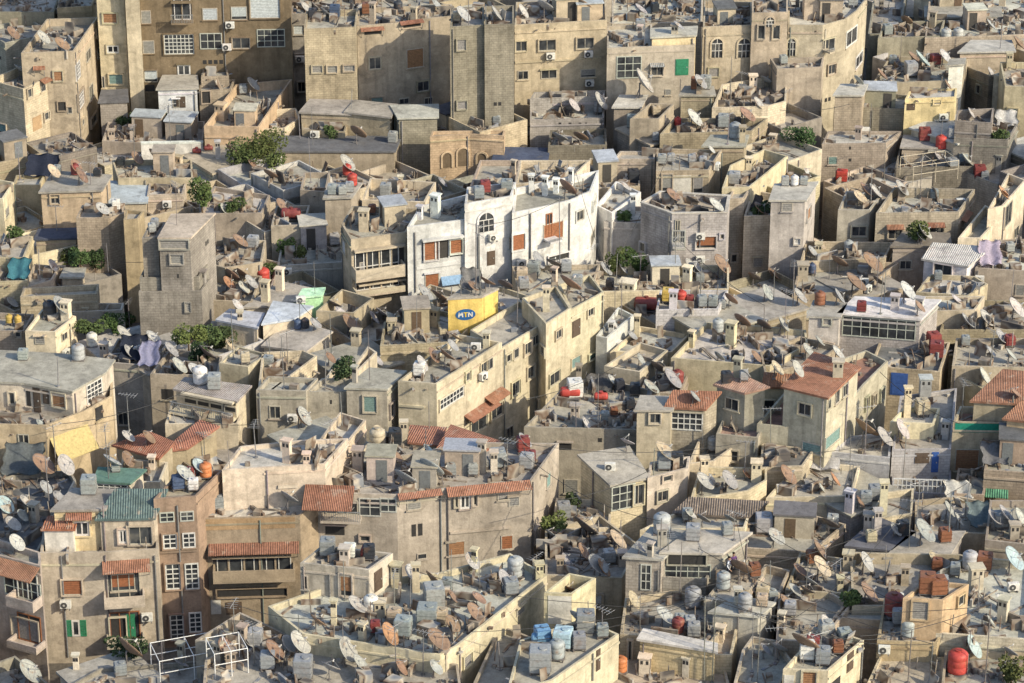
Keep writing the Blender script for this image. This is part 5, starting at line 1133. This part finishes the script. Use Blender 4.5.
PM = {}
for nm, c_ in (('white_shirt', (.6, .62, .66)), ('purple_shirt', (.10, .05, .14)), ('dark_trousers', (.03, .035, .05)), ('dark_hair', (.02, .015, .012))):
    m, t, b = newmat(nm, .9, .1); pos = nd(t, 'ShaderNodeNewGeometry').outputs['Position']
    t.links.new(mul(t, c_, ramp(t, noise(t, pos, 9, 3), [(.3, .8), (.7, 1.15)])), b.inputs['Base Color']); M[nm] = m
def person(px, py, rz, shirt, label, lean):
    z, bi, vi, dy = on_roof(px, py); p = at(px, py + dy, z); root = empty('person', (p.x, p.y, z), rz)
    J = {'pel': (0, 0, .95, .13, .10), 'wst': (0, -.01, 1.10, .125, .09), 'chs': (0, lean * .5, 1.32, .15, .10), 'nck': (0, lean, 1.50, .055, .055), 'hd0': (0, lean - .02, 1.60, .085, .095), 'hd1': (0, lean - .02, 1.70, .075, .09)}
    E = [('pel', 'wst'), ('wst', 'chs'), ('chs', 'nck'), ('nck', 'hd0'), ('hd0', 'hd1')]
    for s, n in ((-1, 'L'), (1, 'R')):
        J['hip' + n] = (s * .1, 0, .9, .085, .085); J['kne' + n] = (s * .11, -.03 * s, .48, .06, .06); J['ank' + n] = (s * .11, .02 * s, .08, .042, .042); J['toe' + n] = (s * .13, .02 * s - .17, .035, .035, .03)
        J['sho' + n] = (s * .19, lean * .7, 1.42, .06, .06); J['elb' + n] = (s * .27, lean * .4 + .02, 1.14, .042, .042); J['wri' + n] = (s * .26, lean * .3 - .16, .94, .03, .03); J['hnd' + n] = (s * .25, lean * .3 - .24, .88, .035, .022)
        E += [('pel', 'hip' + n), ('hip' + n, 'kne' + n), ('kne' + n, 'ank' + n), ('ank' + n, 'toe' + n), ('chs', 'sho' + n), ('sho' + n, 'elb' + n), ('elb' + n, 'wri' + n), ('wri' + n, 'hnd' + n)]
        for q in range(5):
            k = 'f%d%s' % (q, n); hx, hy, hz = J['hnd' + n][:3]; ln = (.05, .075, .085, .08, .06)[q]; dx = (q - 2) * .017
            J[k] = ((hx - s * .045) if q == 0 else hx + dx, hy - .02 - ln * .5, hz - ln * .8, .009, .009); E.append(('hnd' + n, k))
    ks = list(J); me = bpy.data.meshes.new('body'); me.from_pydata([J[k][:3] for k in ks], [(ks.index(a), ks.index(b_)) for a, b_ in E], [])
    o = bpy.data.objects.new('body', me); COL.objects.link(o); mo = o.modifiers.new('s', 'SKIN'); sv = me.skin_vertices[0].data
    for i, k in enumerate(ks): sv[i].radius = J[k][3:5]
    sv[0].use_root = True; ss = o.modifiers.new('u', 'SUBSURF'); ss.levels = 2
    bpy.context.view_layer.update(); dg = bpy.context.evaluated_depsgraph_get(); m2 = bpy.data.meshes.new_from_object(o.evaluated_get(dg)); o.modifiers.clear(); o.data = m2
    m2.materials.clear()
    for k in ('skin', shirt, 'dark_trousers'): m2.materials.append(M[k])
    for q in m2.polygons:
        c_ = q.center; q.use_smooth = True; far = abs(c_.x) > .2
        q.material_index = 1 if .97 < c_.z < 1.49 else (2 if c_.z < .97 and not far else 0)
    o.parent = root
    bm = bmesh.new(); bmesh.ops.create_uvsphere(bm, u_segments=14, v_segments=9, radius=1); bm.transform(Matrix.Translation((0, lean + .0, 1.72)) @ Matrix.Diagonal((.088, .105, .075, 1))); obj('hair', bm, 'dark_hair', None, root)
    bm = bmesh.new()
    box(bm, -.012, .012, lean - .13, lean - .10, 1.60, 1.64)
    obj('nose', bm, 'skin', None, root)
    bm = bmesh.new()
    for s in (-1, 1): box(bm, s * .035 - .012, s * .035 + .012, lean - .118, lean - .10, 1.65, 1.665)
    obj('eyes', bm, 'dark_hair', None, root)
    tag(root, label, 'person', 'people on the roof')
person(728, 580, R(70), 'white_shirt', 'person in pale shirt standing beside the pavilion porch', -.03)
person(733, 576, R(30), 'purple_shirt', 'person in dark purple shirt standing behind one in pale shirt', .02)

# ------------------------------------------------------------------ the town goes on past the edges of the view
random.seed(91)
for i in range(-16, 17):
    for j in range(-4, 26):
        x0, y0 = i * 8.4 + ru(-.6, .6), 125 + j * 8.4 + ru(-.6, .6); z = ru(5.5, 8.5); px, py = proj((x0, y0, z)); s_ = scale_at((x0, y0, z))
        dx = max(-px, px - W, 0) / s_; dy = max(-py, py - HH, 0) / s_ / .42
        if (dx < 4.6 and dy < 5.2) or dx > 24 or dy > 20: continue
        # keep clear of houses measured on the photograph
        if any(in_poly(x0 + a, y0 + b_, v['P']) for bb in BLD[:NHAND] for v in bb['vols'] for a in (-3.9, 0, 3.9) for b_ in (-3.9, 0, 3.9)): continue
        a1 = ru(-.3, .3); hw, hd = ru(2.9, 3.8), ru(2.9, 3.8)
        pts = ' '.join('%.2f,%.2f' % proj((x0 + a * hw * math.cos(a1) - b_ * hd * math.sin(a1), y0 + a * hw * math.sin(a1) + b_ * hd * math.cos(a1), z)) for a, b_ in ((-1, -1), (1, -1), (1, 1), (-1, 1)))
        b_ = H('plain flat roofed house beyond the edge of the view', 'outlying_house', random.choice(HUE)[0], random.choice((rG, rL, rT)), [(z, pts, random.choice((.4, .6, .8)))]); b_['out'] = True

make_bvh()
# ------------------------------------------------------------------ smaller things strewn over the roofs
random.seed(11)
bm = bmesh.new(); cnt = 0
for bi, info in enumerate(BLD):
    for v in info['vols']:
        P = v['P']
        if len(set(round(h, 2) for h in v['zs'])) > 1: continue
        xs = [p.x for p in P]; ys = [p.y for p in P]; A = abs(area2(P)) / 2; zd = v['zd']
        flat = v['ph'] == 0; inset = [(p.x, p.y) for p in offset_poly(P, .45)]; cen = [(ru(min(xs), max(xs)), ru(min(ys), max(ys))) for _ in range(3 + int(A / 9))]
        for _ in range(int(A * (.9 if flat else .7 if info.get('out') else 1.7))):
            if rnd() < .35: x, y = ru(min(xs), max(xs)), ru(min(ys), max(ys))
            else:
                cc = random.choice(cen); x, y = random.gauss(cc[0], .6), random.gauss(cc[1], .6)
            if not inside(x, y, inset): continue
            loc, nr, idx, d = BVH.ray_cast(Vector((x, y, 60)), Vector((0, 0, -1)))
            if loc is None or abs(loc.z - zd) > .05: continue
            r_ = rnd(); mt = Matrix.Translation((x, y, zd)) @ Matrix.Rotation(ru(0, 6.3), 4, 'Z'); s = ru(.5, 1.2)
            if r_ < .22: box(bm, -.2 * s, .2 * s, -.15 * s, .15 * s, -.01, .3 * s, mt)
            elif r_ < .4: box(bm, -ru(.6, 1.5), ru(.6, 1.5), -.09, .09, .0, .06, mt)
            elif r_ < .45: box(bm, -.5 * s, .5 * s, -.4 * s, .4 * s, -.01, .7 * s, mt)
            elif r_ < .62: box(bm, -ru(.4, 1.2), ru(.4, 1.2), -.08, .08, -.01, ru(.3, .8), mt)
            elif r_ < .7: box(bm, -.45 * s, .45 * s, -.02, .02, 0, ru(.6, 1.3), mt @ Matrix.Rotation(ru(-.5, .5), 4, 'X'))
            elif r_ < .77: tube(bm, (x, y, zd), (x + ru(-.1, .1), y, zd + ru(.6, 1.6)), .04, n=5)
            elif r_ < .88:
                a = Vector((x, y, zd + .05)); L = ru(1, 3); dr = Vector((math.cos(ru(0, 6)), math.sin(ru(0, 6)), ru(-.0, .25))); b_ = a + dr * L
                if inside(b_.x, b_.y, [(p.x, p.y) for p in offset_poly(P, .3)]): tube(bm, a, b_, ru(.03, .07), n=5)
            else:
                for q in range(5): m2 = mt @ Matrix.Translation((ru(-.7, .7), ru(-.7, .7), 0)) @ Matrix.Rotation(ru(0, 3), 4, 'Z'); box(bm, -.14, .14, -.1, .1, -.01, ru(.08, .3), m2)
            cnt += 1
tag(obj('roof_rubble', bm, 'rubble'), 'blocks, planks, pipes and scraps strewn over the flat roofs', None, None, 'stuff')
# little rooms, tanks, chimneys, dishes and poles on roofs that stay emptier than the photograph shows
def free(px, py, r2=230): return all((a[4] - px) ** 2 + (a[5] - py - 6) ** 2 > r2 for a in ITEMS)
def roof_hut(px, py, P, bi):
    h = hit(px, py); z = h[0].z; u = (P[1] - P[0]).normalized(); ang_ = math.atan2(u.y, u.x); a, b_, hh = ru(.8, 1.4), ru(.8, 1.3), ru(1.5, 2.2)
    Q = [(p.x, p.y) for p in offset_poly(P, .25)]
    for sx in (-1, 1):
        for sy in (-1, 1):
            x, y = h[0].x + (sx * a * math.cos(ang_) - sy * b_ * math.sin(ang_)), h[0].y + (sx * a * math.sin(ang_) + sy * b_ * math.cos(ang_))
            if not inside(x, y, Q): return False
    root = empty('roof_hut', (h[0].x, h[0].y, z), ang_); c = jit(BLD[bi]['col'], .16)
    bm = bmesh.new(); uvl = bm.loops.layers.uv.new('UVMap'); box(bm, -a, a, -b_, b_, -.01, hh); obj('wall', bm, 'plaster', c, root)
    bm = bmesh.new(); box(bm, -a - .12, a + .12, -b_ - .12, b_ + .12, hh + .002, hh + .12); obj('roof', bm, random.choice(('deck', 'deck', 'steel')), jit(random.choice((rG, rL, rD, rB)), .1), root)
    bm = bmesh.new(); x = ru(-a + .1, a - .9); box(bm, x, x + .75, -b_ - .03, -b_ + .01, .02, hh - .25); obj('door', bm, 'plain', jit(random.choice(((.06, .055, .05), (.12, .08, .05), (.16, .17, .17)))), root)
    hue = {0: 'tan', 1: 'pale'}[int(c[0] > .45)]
    ITEMS.append((root, 'roof hut', 'small ' + hue, bi, px, py, 10, 'on')); return True
FEATR = [[float(v) for v in t_.split(',')[:4]] for t_ in FEAT.split()]
def clear0(px, py, w, h): return all(abs(px - a) > (w + c) / 2 or abs(py - b) > (h + d) / 2 for a, b, c, d in FEATR)
cntk = dict(hut=0, dish=0, tank=0, chim=0, pole=0)
nd_ = sum(1 for a in ITEMS if a[1] == 'satellite dish'); LIM = dict(hut=24, dish=max(0, 298 - nd_), tank=70, chim=55, pole=60)
for _ in range(9000):
    todo = ['hut'] if _ < 2500 and cntk['hut'] < 24 else [k for k in LIM if cntk[k] < LIM[k] and k != 'hut']
    if not todo: break
    k = random.choice(todo); px, py = ru(8, 1016), ru(4, 679); h = hit(px, py)
    if not h or h[1][0] != 'deck': continue
    bi, vi = h[1][1:3]; v = BLD[bi]['vols'][vi]
    if len(set(round(q, 2) for q in v['zs'])) > 1 or not free(px, py, 250 if k == 'hut' else 150) or not clear0(px, py - (16 if k == 'hut' else 9), 12, 22) or (436 < px < 510 and 288 < py < 340): continue
    s_ = scale_at(h[0])
    if k == 'hut':
        if v['ph'] == 0 or py > 575 or 'terrace house' in BLD[bi]['phrase'] or not roof_hut(px, py, v['P'], bi): continue
    elif k == 'dish': dish(px, py - s_ * .9, s_ * ru(1.1, 1.6), random.choice('wwgrrrcgo'))
    elif k == 'tank': tank(px, py, s_ * ru(.8, 1.15), random.choice('gggggtttndkwcc'), random.choice('bbbc'))
    elif k == 'chim': chimney(px, py - s_ * ru(1, 2), py, s_ * ru(.4, .8))
    else: pole(px, py - s_ * ru(2, 4), py, random.choice((0, 1)))
    cntk[k] += 1
print(cntk)

# ------------------------------------------------------------------ overhead cables
for x0, y0, x1, y1, lab in ((30, 408, 150, 372, 'black overhead cable sagging across the dark alley at left'), (60, 424, 210, 380, 'second black cable below the first across left alley'), (520, 400, 640, 352, 'thin cable strung over the alley beside the long cream house'), (880, 372, 960, 424, 'thin cable crossing the shaded court by the blue door'), (780, 110, 850, 104, 'thin cable over the dark street at upper right'), (120, 262, 210, 250, 'thin cable from orange house to the stone tower'), (690, 590, 800, 620, 'thin cable between masts at the bottom right'), (560, 500, 650, 470, 'thin cable from glass shed to the long grey house'), (860, 636, 985, 606, 'thin cable passing before the orange brown tank house')):
    A_, B__ = at(x0, y0, 10.5), at(x1, y1, 10.5); bm = bmesh.new(); pr = None; sag = (A_ - B__).length * .05
    for i in range(13):
        q = A_.lerp(B__, i / 12); q.z -= sag * 4 * (i / 12) * (1 - i / 12)
        if pr is not None: tube(bm, pr, q, .022, n=5)
        pr = q
    bmesh.ops.remove_doubles(bm, verts=bm.verts[:], dist=.002)
    tag(obj('overhead_cable', bm, 'plain', (.05, .05, .05)), lab, 'cable', 'overhead cables')

random.seed(77); nc = 0; seen_ = set()
for _ in range(3000):
    if nc >= 26: break
    (A_, ba), (B__, bb) = random.choice(TOPS), random.choice(TOPS)
    if ba < 0 or bb < 0 or ba == bb or (ba, bb) in seen_ or not 5 < (A_ - B__).length < 19: continue
    lab = 'cable from the %s to the %s' % (BLD[ba]['phrase'], BLD[bb]['phrase'])
    if len(lab.split()) > 16: continue
    seen_.add((ba, bb)); seen_.add((bb, ba)); bm = bmesh.new(); pr = None; sag = (A_ - B__).length * ru(.03, .08)
    for i in range(13):
        q = A_.lerp(B__, i / 12); q.z -= sag * 4 * (i / 12) * (1 - i / 12)
        if pr is not None: tube(bm, pr, q, .02, n=5)
        pr = q
    bmesh.ops.remove_doubles(bm, verts=bm.verts[:], dist=.002)
    tag(obj('overhead_cable', bm, 'plain', (.05, .05, .05)), lab, 'cable', 'overhead cables'); nc += 1

# ------------------------------------------------------------------ ground
bm = bmesh.new(); bmesh.ops.create_grid(bm, x_segments=8, y_segments=8, size=2500); g_ = obj('ground', bm, 'ground'); g_.location = (0, 400, 0); tag(g_, kind='structure')

# ------------------------------------------------------------------ labels of the loose things
ORD = ['', 'second', 'third', 'fourth', 'fifth', 'sixth', 'seventh', 'eighth', 'ninth', 'tenth', 'eleventh', 'twelfth', 'thirteenth', 'fourteenth', 'fifteenth', 'sixteenth']
CATS = {'satellite dish': ('satellite dish', 'satellite dishes on the rooftops'), 'box water tank': ('water tank', 'water tanks on the rooftops'), 'round water tank': ('water tank', 'water tanks on the rooftops'), 'lying water drum': ('water tank', 'water tanks on the rooftops'), 'masonry chimney': ('chimney', 'masonry chimneys and vents on the rooftops'), 'air conditioner': ('air conditioner', 'air conditioners on walls'), 'antenna pole': ('antenna', 'poles and aerials on the rooftops'), 'bare metal pole': ('pole', 'poles and aerials on the rooftops'), 'green bush': ('bush', 'bushes between the houses'), 'green tree': ('tree', 'trees between the houses'), 'roof hut': ('roof hut', 'small huts on the rooftops'), 'potted green plant': ('plant', 'potted plants on roofs')}
fam = {}
for it in ITEMS: fam.setdefault((it[1], it[2], it[3]), []).append(it)
for (noun, desc, bi), L in fam.items():
    L.sort(key=lambda q: q[4]); n = len(L)
    ph = BLD[bi]['phrase'] if bi >= 0 else None
    for i, it in enumerate(L):
        nn = '%s %s' % (desc, noun)
        if n > 1:
            if i == 0: nn = 'leftmost ' + nn
            elif i == n - 1: nn = 'rightmost ' + nn
            elif n == 3: nn = 'middle ' + nn
            else: nn = '%s %s from left' % (ORD[min(i, 15)], nn)
        lab = nn + ((' on the ' + ph) if ph else ' rising from the ground between houses')
        for a, b_ in (('satellite dish', 'dish'), ('box water tank', 'box tank'), ('round water tank', 'round tank'), (' from left', ''), ('masonry ', ''), ('on the low ', 'on low '), ('air conditioner', 'conditioner'), ('stone coloured ', 'stone '), (' of the ', ' of '), ('behind the ', 'behind ')):
            if len(lab.split()) > 16: lab = lab.replace(a, b_, 1)
        cat, grp = CATS[noun]; tag(it[0], ' '.join(lab.split()[:16]), cat, grp)
for b_ in BLD:
    w_ = b_['root']['label'].split()
    if len(w_) > 16: b_['root']['label'] = ' '.join(w_[:16])
# every building's label also says beside what it stands
for b_, (bi, hx, hy) in zip(BLD, hand):
    r_ = b_['root']; n = len(r_['label'].split())
    if n <= 8 and not b_.get('low') and not b_.get('out'):
        for bj, jx, jy in sorted(hand, key=lambda h: (h[1] - hx) ** 2 + 3 * (h[2] - hy) ** 2)[1:6]:
            p2 = BLD[bj]['phrase']
            dx, dy = hx - jx, (hy - jy) * 1.7
            rel = ('right of' if dx > 0 else 'left of') if abs(dx) > abs(dy) else ('in front of' if dy > 0 else 'behind')
            lab = '%s, %s the %s' % (r_['label'], rel, p2)
            if len(lab.split()) <= 16: r_['label'] = lab; break
for b_ in BLD:
    c_ = b_['root']['category']
    if b_.get('out'): b_['root']['group'] = 'houses beyond the edge of the view'; continue
    b_['root']['group'] = {'house': 'flat roofed houses packed together', 'apartment block': 'apartment blocks above the low houses', 'shed': 'sheds and huts', 'hut': 'sheds and huts'}.get(c_, 'landmark buildings among the houses')
print('BUILDINGS', len(BLD), 'ITEMS', len(ITEMS), 'OBJECTS', len(bpy.data.objects), 'RUBBLE', cnt)
print('MISSED', MISS)
